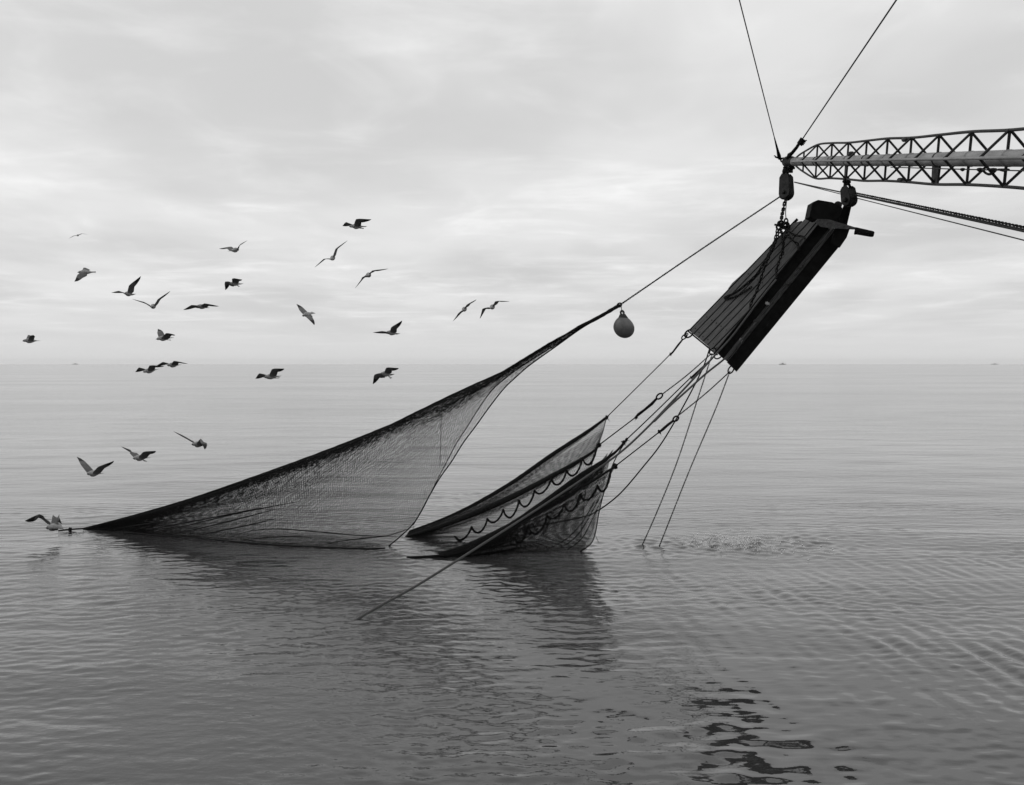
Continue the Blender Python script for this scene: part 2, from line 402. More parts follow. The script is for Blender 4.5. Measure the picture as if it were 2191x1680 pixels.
# lattice members share one unit rod
def unit_rod():
    V, F = sweep([Vector((0, 0, 0)), Vector((0, 0, 1))], 1.0, 7); me = bpy.data.meshes.new('lattice_rod'); me.from_pydata(V, [], F); me.materials.append(M_truss)
    me.polygons.foreach_set('use_smooth', [len(f) == 4 for f in F]); return me
ROD = unit_rod()
def rod(name, a, b, r, parent):
    o = bpy.data.objects.new(name, ROD); COL.objects.link(o); o.parent = parent
    d = b - a; Ml = parent.matrix_world.inverted() @ a
    o.location = Ml; o.rotation_euler = d.to_track_quat('Z', 'Y').to_euler(); o.scale = (r, r, d.length)
for i in stations:
    h = hh(i)
    for su in (1, -1):
        rod('post', BP(i, su * PIPE_R * .9), BP(i, su * (h + wob(i, 0 if su > 0 else 1))), .0145, boom)
        if i >= 0:
            for ss_ in (1, -1):
                rod('brace', BP(i, su * h), BP(i, 0, ss_ * h * .96), .0135, boom)
    for ss_ in (1, -1): rod('stub', BP(i, 0, ss_ * PIPE_R * .9), BP(i, 0, ss_ * h * .96), .012, boom)
for i in stations:
    lathe('weld_ring', [(PIPE_R * 1.02, -.02), (PIPE_R * 1.10, -.008), (PIPE_R * 1.10, .008), (PIPE_R * 1.02, .02)], axis_frame(BP(i + .06), BA), M_truss if i % 3 == 0 else M_pipe, boom, 20)
# gusset lugs under the boom
def lug(i, w, top, bot, name='lug_plate'):
    a = BA * w
    return hexa(name, [BP(i, top) - a + BS * .012, BP(i, top) + a + BS * .012, BP(i, bot) + a * .8 + BS * .012, BP(i, bot) - a * .8 + BS * .012,
                       BP(i, top) - a - BS * .012, BP(i, top) + a - BS * .012, BP(i, bot) + a * .8 - BS * .012, BP(i, bot) - a * .8 - BS * .012], M_truss, boom, .004)
lug(1.98, .05, -.06, -.30); lug(6.0, .10, -.06, -.275)
lathe('clamp', [(.03, -.04), (.045, -.03), (.045, .03), (.03, .04)], axis_frame(BP(2.2, .085), BA), M_truss, boom, 12)
lathe('clamp', [(.02, -.06), (.03, -.05), (.03, .06), (.02, .07)], axis_frame(BP(4.75, HT - .02), BA), M_truss, boom, 10)
lathe('clamp', [(.02, -.06), (.03, -.05), (.03, .06), (.02, .07)], axis_frame(BP(4.7, -HT + .02), BA), M_truss, boom, 10)
hexa('head_fitting', [TIP + BA * a + BS * b + BU * c for a, b, c in ((-.02, .05, -.06), (.34, .05, -.06), (.22, .05, -.15), (.0, .05, -.16), (-.02, -.05, -.06), (.34, -.05, -.06), (.22, -.05, -.15), (.0, -.05, -.16))], M_block, boom, .012)
lathe('swivel', [(.03, 0), (.055, .02), (.06, .10), (.045, .14), (.05, .17), (.03, .24)], axis_frame(TIP + BA * .08 - BU * .09, K1_TOP - (TIP + BA * .08 - BU * .09)), M_block, boom, 12)
multi_tube('swivel_bolts', [([TIP + BA * .02 - BU * .17 + BS * .09, TIP + BA * .02 - BU * .17 - BS * .09], .026), ([TIP + BA * .12 - BU * .11 + BS * .10, TIP + BA * .12 - BU * .11 - BS * .10], .02)], M_block, boom, 8)
tube('tip_eye', [TIP - BA * .05 + Vector((-.02, 0, .03)) + Vector((-.05 - .045 * math.cos(a), 0, .035 * math.sin(a))) for a in np.linspace(0, 2 * math.pi, 13)], .016, M_block, boom, 6)

# long wire along under the boom with turnbuckle
wire = rope('inhaul_wire', [BP(4.6, -.085, .10), BP(7.0, -.10, .12), BP(11, -.12, .14)], .006, M_cable, 'thin wire with a turnbuckle stretched along the underside of the boom', 'cable')
for i0, i1, r_ in ((7.15, 7.25, .018), (7.62, 7.74, .022), (7.95, 8.1, .02), (8.15, 8.4, .016)):
    tube('turnbuckle', [BP(i0, -.10, .12), BP((i0 + i1) / 2, -.105, .12), BP(i1, -.10, .12)], [r_ * .6, r_, r_ * .6], M_iron, wire, 8)
tube('turnbuckle_loop', sag(BP(7.74, -.10, .12), BP(8.1, -.10, .12), .045, 9), .012, M_iron, wire, 6)

# ------------------------------------------------------------------ blocks
def pulley(top, bot, axis, label, wd, m_cheek, off=.075):
    top, bot = Vector(top), Vector(bot); d = (bot - top).normalized(); L = (bot - top).length
    ax = Vector(axis); ax = (ax - d * ax.dot(d)).normalized(); sd_ = d.cross(ax)
    b = empty('pulley_block', top); tag(b, label, 'pulley block', 'pulley blocks under the boom')
    c = top + d * (L - wd * .52)
    for s in (1, -1):
        poly = []
        for k in range(15):
            a = math.pi * k / 14; poly.append(c + ax * (s * off) + sd_ * (math.cos(a) * wd * .5) + d * (math.sin(a) * wd * .5))
        poly += [top + d * L * .26 + ax * (s * off) - sd_ * wd * .42, top + d * L * .14 + ax * (s * off * .9) - sd_ * wd * .2, top + d * L * .14 + ax * (s * off * .9) + sd_ * wd * .2, top + d * L * .26 + ax * (s * off) + sd_ * wd * .42]
        prism('cheek', poly, ax * (s * .016), m_cheek, b, False, .004)
        lathe('axle_nut', [(.028, 0), (.034, .008), (.034, .026), (.02, .034)], axis_frame(c + ax * (s * (off + .014)), ax * s), M_block, b, 8)
    lathe('sheave', [(wd * .54, -off * .95), (wd * .57, -off * .8), (wd * .50, -off * .35), (wd * .46, 0), (wd * .50, off * .35), (wd * .57, off * .8), (wd * .54, off * .95)], axis_frame(c, ax), M_block, b, 26)
    tube('strap', [top + d * L * .2 + ax * off, top + d * L * .06 + ax * off * .7, top + d * L * .02, top + d * L * .06 - ax * off * .7, top + d * L * .2 - ax * off], .020, M_block, b, 7)
    tube('shackle', [top + d * L * .05 + sd_ * (.045 * math.sin(a)) - d * (.05 - .055 * math.cos(a)) for a in np.linspace(0, 2 * math.pi, 13)], .017, M_iron, b, 6)
    lathe('shackle_pin', [(.016, -.07), (.022, -.06), (.022, .06), (.016, .07)], axis_frame(top - d * .02, ax), M_iron, b, 8)
    return b
K1T, K1B = P(1682, 363, 16.5), P(1683, 427, 16.4)
pulley(K1T, K1B, (-.78, -.58, .20), 'big worn pulley block hanging at the very tip of the boom', .22, M_shell, .06)
K2T, K2B = P(1812, 392, 13.3), P(1819, 441, 13.25)
pulley(K2T, K2B, (-.9, -.42, .1), 'dark pulley block hanging below the boom over the board nose', .17, M_block, .06)
sh = tube('hanger_link', [P(1810, 385, 13.24) + Vector((.022 * math.sin(a), .0, -.03 + .045 * math.cos(a))) for a in np.linspace(0, 2 * math.pi, 11)], .010, M_iron, boom, 6)

# ------------------------------------------------------------------ stays and running wires
e1 = P(1668, 338, 16.62); d1 = P(1582, 0, 12.5) - e1
st1 = rope('stay_wire', [e1, e1 + d1 * .5, e1 + d1 * 2.2], .0085, M_cable, 'thin straight stay wire rising up left from the boom tip', 'cable')
tube('socket', [e1 + d1 * -.005, e1 + d1 * .02, e1 + d1 * .06, e1 + d1 * .16], [.03, .034, .022, .010], M_iron, st1, 8)
multi_tube('shackle_pin', [([e1 + Vector((-.08, 0, .02)), e1 + Vector((.03, 0, -.02))], .016), ([e1 + Vector((-.07, .0, .03)), e1 + Vector((-.1, 0, .04))], .01)], M_iron, st1)
e2 = P(1690, 334, 16.35); e2b = P(1708, 311, 16.0); d2 = P(1918, 0, 11.0) - e2b
st2 = rope('topping_lift', [e2b, e2b + d2 * .5, e2b + d2 * 2.0], .0105, M_cable, 'taut topping lift wire rising up right from the boom tip', 'cable')
tube('shackle', [e2 + (e2b - e2) * (.45 + .5 * math.cos(a)) + Vector((.035 * math.sin(a), .0, .03 * math.sin(a))) for a in np.linspace(0, 2 * math.pi, 13)], .022, M_iron, st2, 7)
tube('thimble', [e2b + d2 * (.012 + .014 * math.cos(a)) + Vector((.04 * math.sin(a), 0, .03 * math.sin(a))) for a in np.linspace(0, 2 * math.pi, 13)], .016, M_iron, st2, 7)
tube('shackle_bow', [e2 + Vector((-.03, 0, -.05)), e2 + Vector((-.01, 0, .02)), e2 + (e2b - e2) * .3], [.04, .036, .03], M_iron, st2, 7)
for k in range(4):
    q = e2b + d2 * (.018 + .014 * k)
    multi_tube('wire_clip', [([q + Vector((-.035, 0, .02)), q + Vector((.045, 0, -.035))], .017), ([q + Vector((.03, 0, -.03)), q + Vector((.075, 0, -.02))], .010)], M_iron, st2)
def through(x0, y0, Y0, x1, y1, Y1, ext): a = P(x0, y0, Y0); b = P(x1, y1, Y1); return [a, a.lerp(b, .5), b, b + (b - a) * ext]
rope('warp_wire', through(1700, 390, 16.3, 2190, 495, 8.8, .95), .011, M_cable, 'thicker trawl wire slanting from the tip block down to the right edge', 'cable')
rope('warp_wire', through(1702, 391, 16.35, 2190, 514, 8.6, .95), .0065, M_cable, 'thin lowest wire slanting from the tip block down to the right edge', 'cable')
rope('warp_wire', through(1832, 417, 13.2, 2190, 491, 8.4, .95), .0085, M_cable, 'heavy wire running from the second block to the right edge beside the chain', 'cable')
cp = through(1830, 413, 13.2, 2190, 486, 8.3, .95)
chain(cp, .046, 'fine chain running from the second block to the right edge along the wires', 60, name='inhaul_chain')

# lifting chain from block to net apex, and the buoy
APEX = P(1326, 653, 15.0)
chain([P(1669, 421, 16.35), P(1500, 534, 15.7), APEX], .050, 'long thin chain from the tip block down to the peak of the net', 60, name='lifting_chain')
buoy_top = P(1331.5, 670, 14.95); bc = P(1334.5, 698, 14.95)
chain([APEX + Vector((.02, -.02, -.02)), buoy_top], .034, 'short chain holding the round buoy under the net peak', 8, name='buoy_chain')
bu = empty('buoy', bc); tag(bu, 'round grey rubber buoy with a black cap hanging below the net peak', 'buoy')
rb = .168; prof = []
for k in range(25):
    a = -math.pi / 2 + math.pi * k / 24; z = math.sin(a); r_ = math.cos(a) * rb
    if z > .1: r_ *= 1 - .12 * (z - .1)
    prof.append((max(r_, .002), z * rb * (1.0 if z < 0 else 1.10)))
ax = (buoy_top - bc).normalized()
lathe('ball', prof, (bc - ax * .025, ax, Vector((1, 0, 0)), ax.cross(Vector((1, 0, 0)))), M_buoy, bu, 36)
ca = axis_frame(bc + ax * .118, ax)
lathe('cap', [(.086, -.012), (.083, .01), (.058, .05), (.046, .075)], ca, M_buoycap, bu, 20)
tube('cap_eye', [bc + ax * .215 + Vector((.026 * math.sin(a), 0, 0)) + ax * (.032 * math.cos(a)) for a in np.linspace(0, 2 * math.pi, 13)], .015, M_buoycap, bu, 7)

# ------------------------------------------------------------------ the two otter boards
def board_frame(o_, lx, hy):
    x = Vector(lx).normalized(); y = Vector(hy); y = (y - x * y.dot(x)).normalized(); z = x.cross(y)
    return empty('otter_board', o_, Matrix(((x.x, y.x, z.x), (x.y, y.y, z.y), (x.z, y.z, z.z))))
a_top0, a_top1 = P(1478, 710, 16.35), P(1724, 455, 15.7)
a_bot0 = P(1537, 758, 15.75)
a_bot1 = a_top1 + (a_bot0 - a_top0) * .92
# board A
bA = board_frame(a_bot0, a_top1 - a_top0, a_top0 - a_bot0)
tag(bA, 'front otter board of long weathered planks turned towards the open sea on the left', 'otter board', 'pair of otter boards')
nA = (a_bot0 - a_top0).cross(a_top1 - a_top0).normalized()
if nA.x > 0: nA = -nA
def planks(root, t0, t1, b0, b1, n, th, nrm, gap=.055, seed=1, clip=True):
    g = random.Random(seed); made = []
    edges = [0.0] + sorted([(k + g.uniform(-.10, .10)) / n for k in range(1, n)]) + [1.0]
    for k in range(n):
        u0, u1 = edges[k] + gap / n * 1.6, edges[k + 1] - gap / n * 1.6
        c = []
        ext0, ext1 = g.uniform(-.002, .0), 1 + g.uniform(-.003, .003)
        if k == n - 1 and clip: ext1 -= .055
        dep = nrm * g.uniform(-.004, .006)
        for off in (nrm * th, Vector()):
            for s, u in ((ext0, u0), (ext1, u0), (ext1 + (-.035 if (k == n - 1 and clip) else 0), u1), (ext0, u1)):
                p = b0.lerp(b1, s).lerp(t0.lerp(t1, s), u); c.append(p + off + dep)
        made.append(hexa('plank', c, M_wood, root, .006))
    return made
plA = planks(bA, a_top0, a_top1, a_bot0, a_bot1, 6, .05, nA, seed=3)
def on_A(s, u, n=.055): return a_bot0.lerp(a_bot1, s).lerp(a_top0.lerp(a_top1, s), u) + nA * n
# backing straps behind the planks and the iron edge at the trailing end
for s in (.14, .5, .84):
    hexa('backing_strap', [on_A(s - .018, .02, -.03), on_A(s + .018, .02, -.03), on_A(s + .018, .98, -.03), on_A(s - .018, .98, -.03), on_A(s - .018, .02, -.004), on_A(s + .018, .02, -.004), on_A(s + .018, .98, -.004), on_A(s - .018, .98, -.004)], M_black, bA)
bolt0 = None
for s in (.03, .14, .5, .84):
    for k in range(6):
        p = on_A(s + rnd.uniform(-.006, .006), (k + .5 + rnd.uniform(-.12, .12)) / 6, .052)
        if bolt0 is None: bolt0 = lathe('bolt', [(.010, 0), (.010, .006), (.005, .009)], axis_frame(p, nA), M_black, plA[k], 6); bp0 = p
        else:
            o = bolt0.copy(); COL.objects.link(o); o.parent = plA[k]; o.location = bA.matrix_world.to_3x3().inverted() @ (p - bp0)
hexa('trailing_edge_iron', [on_A(-.012, .0, -.004), on_A(-.0025, .0, -.004), on_A(-.0025, 1.0, -.004), on_A(-.012, 1.0, -.004), on_A(-.012, .0, .06), on_A(-.0025, .0, .06), on_A(-.0025, 1.0, .06), on_A(-.012, 1.0, .06)], M_black, bA)
hexa('top_edge_iron', [on_A(0, 1.0, 0), on_A(.94, 1.0, 0), on_A(.94, 1.015, 0), on_A(0, 1.015, 0), on_A(0, 1.0, .056), on_A(.94, 1.0, .056), on_A(.94, 1.015, .056), on_A(0, 1.015, .056)], M_black, bA)
# a bent flap of chafing iron on the top edge
prism('chafe_iron', [on_A(.36, 1.0, .03), on_A(.52, 1.0, .03), on_A(.50, 1.05, .03), on_A(.40, 1.085, .03), on_A(.355, 1.06, .03)], -nA * .03, M_wood, bA)
def on_D(s, t, dpt=0.0):
    """front of the pair of shoes: s along, t across (0 at the planks, 1 at the outer edge), dpt behind"""
    c00, c10, c11, c01 = P(1531, 752, 15.5), P(1752, 478, 14.95), P(1812, 508, 14.95), P(1576, 796, 15.5)
    p = c00.lerp(c10, s).lerp(c01.lerp(c11, s), t); n = (c10 - c00).cross(c01 - c00).normalized()
    if n.y < 0: n = -n
    return p + n * dpt
def strip(name, s0, s1, t0, t1, d0, d1_, m, root, bevel=.006):
    return hexa(name, [on_D(s0, t0, d0), on_D(s1, t0, d0), on_D(s1, t1, d0), on_D(s0, t1, d0), on_D(s0, t0, d1_), on_D(s1, t0, d1_), on_D(s1, t1, d1_), on_D(s0, t1, d1_)], m, root, bevel)
strip('shoe', 0, 1.0, .0, .36, 0, .05, M_black, bA)
strip('shoe_rib', .0, 1.0, -.015, .035, -.04, .0, M_black, bA)
strip('shoe_rail', .16, 1.0, .365, .425, -.012, .05, M_rail, bA, .01)
# board B
bB = board_frame(on_D(0, 1), on_D(1, 1) - on_D(0, 1), on_D(0, 1, .5) - on_D(0, 1))
tag(bB, 'back otter board showing only its broad black steel shoe and nose plate', 'otter board', 'pair of otter boards')
strip('shoe_rail', .10, .98, .455, .545, -.012, .05, M_rail, bB, .01)
poly = [on_D(0, .55), on_D(0, 1.0), on_D(.92, 1.0), on_D(.985, .99), on_D(1.03, .93), on_D(1.05, .80), on_D(1.02, .55)]
n_in = (on_D(0, 0, 1) - on_D(0, 0, 0))
prism('shoe', poly, n_in * .06, M_black, bB, False, .006)
hB = (a_top0 - a_bot0)
b_b0, b_b1 = on_D(0.01, .80, .07), on_D(.97, .80, .07)
nB = nA
planks(bB, b_b0 + hB * .78, b_b1 + hB * .78, b_b0, b_b1, 5, .05, nB, seed=9, clip=False)
# nose pieces
YN = 14.85
def Q(x, y, Y=YN): return P(x, y, Y)
prism('nose_plate', [Q(1806, 440, 14.7), Q(1822.4, 440, 14.65), Q(1813, 480), Q(1818, 491), Q(1812, 508), Q(1797, 530), Q(1778, 522), Q(1792, 470)], (0, .035, 0), M_black, bB, False, .004)
prism('head_plate', [Q(1737.8, 435.3), Q(1750.5, 427.6), Q(1781, 432.7), Q(1790, 437), Q(1802, 444), Q(1806, 470), Q(1812, 479), Q(1790, 474), Q(1764, 469), Q(1748, 473), Q(1731.7, 464.8)], (.02, .30, .02), M_black, bA, False, .006)
lathe('roller', [(.02, -.09), (.058, -.085), (.062, 0), (.058, .085), (.02, .09)], axis_frame(Q(1793, 439, 14.95), (.35, .9, .1)), M_block, bA, 18)
prism('bracket_fin', [Q(1750, 469, 14.8), Q(1775, 470, 14.8), Q(1832, 487, 14.7), Q(1829.5, 491.5, 14.7), Q(1816, 491, 14.72), Q(1782, 489, 14.76), Q(1757, 486, 14.78), Q(1744, 476, 14.8)], (.0, .03, .008), M_rail, bA, False, .004)  # paler steel than the plates: light on its underside put into the colour
tA, tB = Q(1829, 494.5, 14.72), Q(1870, 501.5, 14.6)
lathe('stub_pipe', [(.050, 0), (.050, .24), (.046, .275), (.034, (tB - tA).length)], axis_frame(tA, tB - tA), M_black, bA, 20)
prism('stub_gusset', [Q(1831, 486, 14.7), Q(1858, 492, 14.65), Q(1856, 500, 14.65), Q(1829, 502, 14.7)], (0, .03, 0), M_black, bA, False, .003)
# wood scraps and twine caught on the shoes
for k, (s, t) in enumerate(((.43, .33), (.16, .42), (.60, .45), (.30, .40), (.24, .46), (.72, .42))):
    q = on_D(s, t, -.03); kn = knot(bA, q, .045, M_scrap if k in (0, 1) else M_rail, 50 + k, 'caught_twine')
# trailing end rings
def ring(name, c, rx, rz, r_, parent, ang=0.0, m=None):
    u = Vector((math.cos(ang), 0, math.sin(ang))); v = Vector((-math.sin(ang), 0, math.cos(ang)))
    return tube(name, [c + u * (rx * math.cos(a)) + v * (rz * math.sin(a)) for a in np.linspace(0, 2 * math.pi, 15)], r_, m or M_iron, parent, 6)
ring('ring', P(1474, 714, 16.3), .085, .055, .014, bA, R(40))
ring('ring', P(1525, 752, 15.7), .065, .045, .012, bA, R(50))
ring('ring', P(1537, 760, 15.6), .075, .05, .012, bA, R(40))
ring('ring', P(1564, 791, 15.5), .07, .04, .012, bB, R(60))

# bridle chains on the face of board A
HUB = P(1671, 478, 15.8); HUB2 = P(1684, 493, 15.6)
def onA_px(x, y, off=.0):
    """point in front of the plank face at a pixel, off metres nearer along the sight line"""
    n = nA; p0 = a_top0 + nA * .075; o_ = Vector((0, 0, CAM_H)); d = P(x, y, 1.0) - o_; t = (p0 - o_).dot(n) / d.dot(n)
    return o_ + d * (t - off)
BL = .076
BW_ = .145
g_br = 'bridle chains of the otter board'
chain([K1B + Vector((-.01, 0, .06)), P(1676, 448, 16.2), P(1673, 462, 16.0), HUB], .10, 'short stretch of big links hanging straight under the tip block', 14, name='bridle_pendant', wr=.15)
lw = rope('pendant_wire', [K1B + Vector((.01, 0, .05)), P(1681, 452, 16.1), P(1682, 470, 15.8)], .008, M_cable, 'thin short wire hanging beside the big links under the tip block', 'cable')
tube('thimble', [P(1682, 470, 15.8) + Vector((.03 * math.sin(a), 0, -.03 + .05 * math.cos(a))) for a in np.linspace(0, 2 * math.pi, 11)], .013, M_iron, lw, 6)
tube('shackle', [P(1683, 483, 15.7) + Vector((.045 * math.sin(a), 0, .06 * math.cos(a))) for a in np.linspace(0, 2 * math.pi, 13)], .014, M_iron, lw, 6)
hubk = empty('bridle_shackle', HUB); tag(hubk, 'dark clump of shackles where the bridle chains meet below the tip block', 'shackle')
for k, (dx, dz) in enumerate(((0, 0), (.06, -.05), (-.05, -.06), (.09, -.10))):
    ring('shackle_bow', HUB + Vector((dx, -.02 * k, dz)), .05, .035, .018, hubk, R(40 * k))
multi_tube('pin', [([HUB + Vector((-.11, 0, -.02)), HUB + Vector((.05, 0, -.07))], .018)], M_iron, hubk)
chain([HUB + Vector((-.06, 0, -.1)), P(1655, 522, 15.75), onA_px(1636, 560, .12), onA_px(1618, 588, .10), onA_px(1590, 614, .05), onA_px(1570, 628, .03), onA_px(1550, 637, .01)], BL, 'bridle chain running down left to the top edge of the planks', 60, g_br, wr=BW_)
chain([HUB + Vector((-.02, 0, -.12)), P(1657, 524, 15.65), onA_px(1636, 572, .25), onA_px(1620, 620, .22), onA_px(1606, 652, .2), on_D(.34, .03, -.05)], BL, 'bridle chain crossing the middle of the planks down to the shoe', 60, g_br, wr=BW_)
chain([HUB + Vector((.0, 0, -.08)), P(1673, 505, 15.6), onA_px(1675, 530, .25), onA_px(1668, 556, .22), onA_px(1661, 580, .2), on_D(.59, .03, -.05)], BL, 'short bridle chain dropping steeply to the middle of the shoe', 50, g_br, wr=BW_)
chain([HUB2, P(1700, 503, 15.4), onA_px(1718, 507, .25), on_D(.87, .02, -.04)], BL * .85, 'upper of the two bridle chains reaching right to the shoe nose', 30, g_br, wr=BW_)
chain([HUB2 + Vector((-.02, 0, -.06)), onA_px(1694, 513, .25), onA_px(1706, 523, .2), on_D(.80, .03, -.04)], BL * 1.1, 'lower of the two bridle chains reaching right to the shoe nose', 30, g_br, wr=BW_)
chain([HUB2 + Vector((0, 0, .02)), HUB2 + Vector((-.03, 0, -.12)), P(1677, 515, 15.5), onA_px(1675, 545, .24)], BL * .9, 'short tangled chain end hanging from the bridle shackles', 24, g_br, wr=BW_)
chain([onA_px(1552, 641), onA_px(1570, 636), onA_px(1590, 626), onA_px(1608, 614)], .060, 'slack chain lying across the planks by the left bridle end', 24, name='slack_chain')
rope('nose_pendant', [K2B + Vector((0, 0, .05)), P(1814, 442, 14.7)], .012, M_cable, 'short wire from the second block to the nose plate of the back board', 'cable')

# ------------------------------------------------------------------ lines between boards and net
g_l = 'lines from the boards to the wings'
HF_tip, FF_tip, HN_tip, FN_tip = P(1298, 893, 15.75), P(1281, 953, 15.65), P(1338, 943, 14.95), P(1316, 998, 14.85)
r1 = rope('bridle_rope', [P(1459, 728, 16.25), P(1436, 756, 16.15), P(1370, 822, 15.95), HF_tip], .0085, M_rope, 'thin rope from the top corner of the planked board to the far wing peak', group=g_l)
tube('splice', [P(1461, 726, 16.26), P(1452, 737, 16.22), P(1440, 753, 16.17), P(1434, 761, 16.14)], [.014, .018, .016, .009], M_rope, r1, 7)
ring('thimble', P(1464, 721, 16.27), .055, .03, .011, r1, R(42)); ring('link', P(1469, 716, 16.29), .03, .018, .009, r1, R(40))
knot(r1, P(1435, 757, 16.15), .03, M_rope, 3); knot(r1, HF_tip, .05, M_rope, 4)
chain([P(1522, 757, 15.68), P(1470, 803, 15.62), P(1418, 843, 15.55)], .038, 'thin chain from the planked board corner to the upper looped rope eye', 30, 'chains from the boards', wr=.125)
r2 = rope('bridle_rope', [P(1404, 855, 15.57), P(1385, 872, 15.58), P(1360, 893, 15.6), FF_tip], .010, M_rope, 'rope from the upper looped eye down to the far wing foot', group=g_l)
ring('eye', P(1411, 848, 15.56), .06, .036, .014, r2, R(40))
tube('splice', [P(1405, 853, 15.57), P(1395, 864, 15.57), P(1378, 878, 15.58), P(1366, 887, 15.58), P(1358, 895, 15.58)], [.02, .026, .022, .026, .012], M_rope, r2, 7)
knot(r2, P(1361, 894, 15.58), .04, M_rope, 5, 'frayed_end'); knot(r2, P(1281, 953, 15.64), .06, M_rope, 6)
r3 = rope('bridle_rope', [P(1529, 762, 15.6), P(1478, 808, 15.4), P(1400, 884, 15.1), HN_tip], .010, M_rope, 'rope from between the boards to the near wing peak', group=g_l)
tube('splice', [P(1520, 771, 15.56), P(1500, 790, 15.48), P(1480, 808, 15.4)], [.012, .02, .016], M_rope, r3, 7)
knot(r3, P(1479, 808, 15.4), .035, M_rope, 7); knot(r3, P(1340, 941, 14.95), .045, M_rope, 8); knot(r3, P(1334, 947, 14.94), .05, M_rope, 9)
chain([P(1562, 795, 15.5), P(1510, 842, 15.1), P(1453, 888, 15.0)], .038, 'thin chain from the black board corner to the lower looped rope eye', 30, 'chains from the boards', wr=.125)
r4 = rope('bridle_rope', [P(1440, 901, 14.98), P(1410, 925, 14.95), P(1365, 960, 14.9), FN_tip], .010, M_rope, 'rope from the lower looped eye down to the near wing foot', group=g_l)
ring('eye', P(1446, 896, 14.99), .05, .034, .014, r4, R(38))
tube('splice', [P(1441, 900, 14.98), P(1428, 910, 14.97), P(1418, 919, 14.96), P(1408, 927, 14.95)], [.02, .022, .024, .012], M_rope, r4, 7)
knot(r4, P(1411, 924, 14.94), .045, M_rope, 10, 'frayed_end'); knot(r4, FN_tip, .065, M_rope, 11)
# heavy pale ropes
IN = W(762, 1327)
rope('lazy_line', [on_D(.58, .05, -.06), on_D(.42, .05, -.06), on_D(.27, .08, -.06), on_D(.13, .10, -.06), P(1530, 760, 15.35), P(1480, 815, 15.05), P(1430, 868, 14.8), P(1380, 920, 14.6), P(1325, 970, 14.35), P(1240, 1030, 13.9), P(1140, 1096, 13.3), P(1040, 1160, 12.6), P(900, 1248, 11.75), IN, IN + Vector((-.4, -.3, -.3))], .0165, M_manila, 'long thick pale rope running from the boards across the near wing into the water', n=90)
rope('lazy_line', [on_D(.30, .42, -.06), on_D(.15, .42, -.06), on_D(.03, .40, -.06), P(1510, 800, 15.15), P(1470, 836, 14.9), P(1432, 870, 14.75), P(1400, 902, 14.6)], .0165, M_manila, 'short thick pale rope joining the long rope below the black board', n=40)
rope('slack_line', [P(1519, 744, 15.9), P(1505, 785, 15.45), P(1479, 838, 15.45), P(1441, 907, 15.4), P(1411, 955, 15.4), P(1381, 993, 15.4), P(1326, 1057, 15.3), P(1274, 1096, 15.25), P(1240, 1108, 15.25), P(1190, 1118, 15.25), P(1120, 1132, 15.25)], .0115, M_rope, 'dark slack rope curving from the boards into the near wing netting', n=60)
knot(None, P(1584, 690, 14.85), .001, M_scrap, 1) if False else None
# two chains hanging into the sea
w1, w2 = W(1373, 1169), W(1411, 1168)
chain([P(1524, 757, 15.65), P(1494, 850, 15.5), P(1450, 985, 15.4), P(1408, 1090, 15.42), w1, w1 + Vector((-.06, 0, -.12))], .038, 'left of the two long chains hanging from the boards into the sea', 70, 'chains hanging into the sea', wr=.135)
chain([P(1561, 797, 15.5), P(1530, 878, 15.25), P(1478, 1000, 15.3), P(1440, 1095, 15.36), w2, w2 + Vector((-.06, 0, -.12))], .038, 'right of the two long chains hanging from the boards into the sea', 70, 'chains hanging into the sea', wr=.135)

# ------------------------------------------------------------------ nets
def coons(top, bot, right, left, nu, nv, warp=1.0, uwarp=1.0):
    """(px, py, Y) patch: u runs right to left along top and bottom, v top to bottom"""
    u = np.linspace(0, 1, nu) ** uwarp; v = np.linspace(0, 1, nv) ** warp
    def samp(c, t):
        s = np.linspace(0, 1, len(c)); return np.stack([np.interp(t, s, c[:, k]) for k in range(3)], 1)
    T = samp(crom(top, 300), u); B = samp(crom(bot, 300), u); Rr = samp(crom(right, 300), v); L = samp(crom(left, 300), v)
    U = u[:, None, None]; Vv = v[None, :, None]
    S = (1 - Vv) * T[:, None] + Vv * B[:, None] + (1 - U) * Rr[None] + U * L[None]
    S -= (1 - U) * (1 - Vv) * T[0] + U * (1 - Vv) * T[-1] + (1 - U) * Vv * B[0] + U * Vv * B[-1]
    return S, u, v
JR = np.random.default_rng(3)
def to3(S):
    S = S.copy()
    du = np.zeros(S.shape[:2]); du[1:-1, 1:-1] = np.minimum(np.linalg.norm(S[2:, 1:-1, :2] - S[:-2, 1:-1, :2], axis=2), 9) * .5
    dv = np.zeros(S.shape[:2]); dv[1:-1, 1:-1] = np.minimum(np.linalg.norm(S[1:-1, 2:, :2] - S[1:-1, :-2, :2], axis=2), 9) * .5
    S[..., 0] += JR.uniform(-.16, .16, S.shape[:2]) * du; S[..., 1] += JR.uniform(-.16, .16, S.shape[:2]) * dv
    S[..., 2] += JR.uniform(-.01, .01, S.shape[:2]) * (du > 0)
    Y = S[..., 2]; return np.stack([(S[..., 0] - CX) / FOC * Y, Y, CAM_H + (HY - S[..., 1]) / FOC * Y], -1)
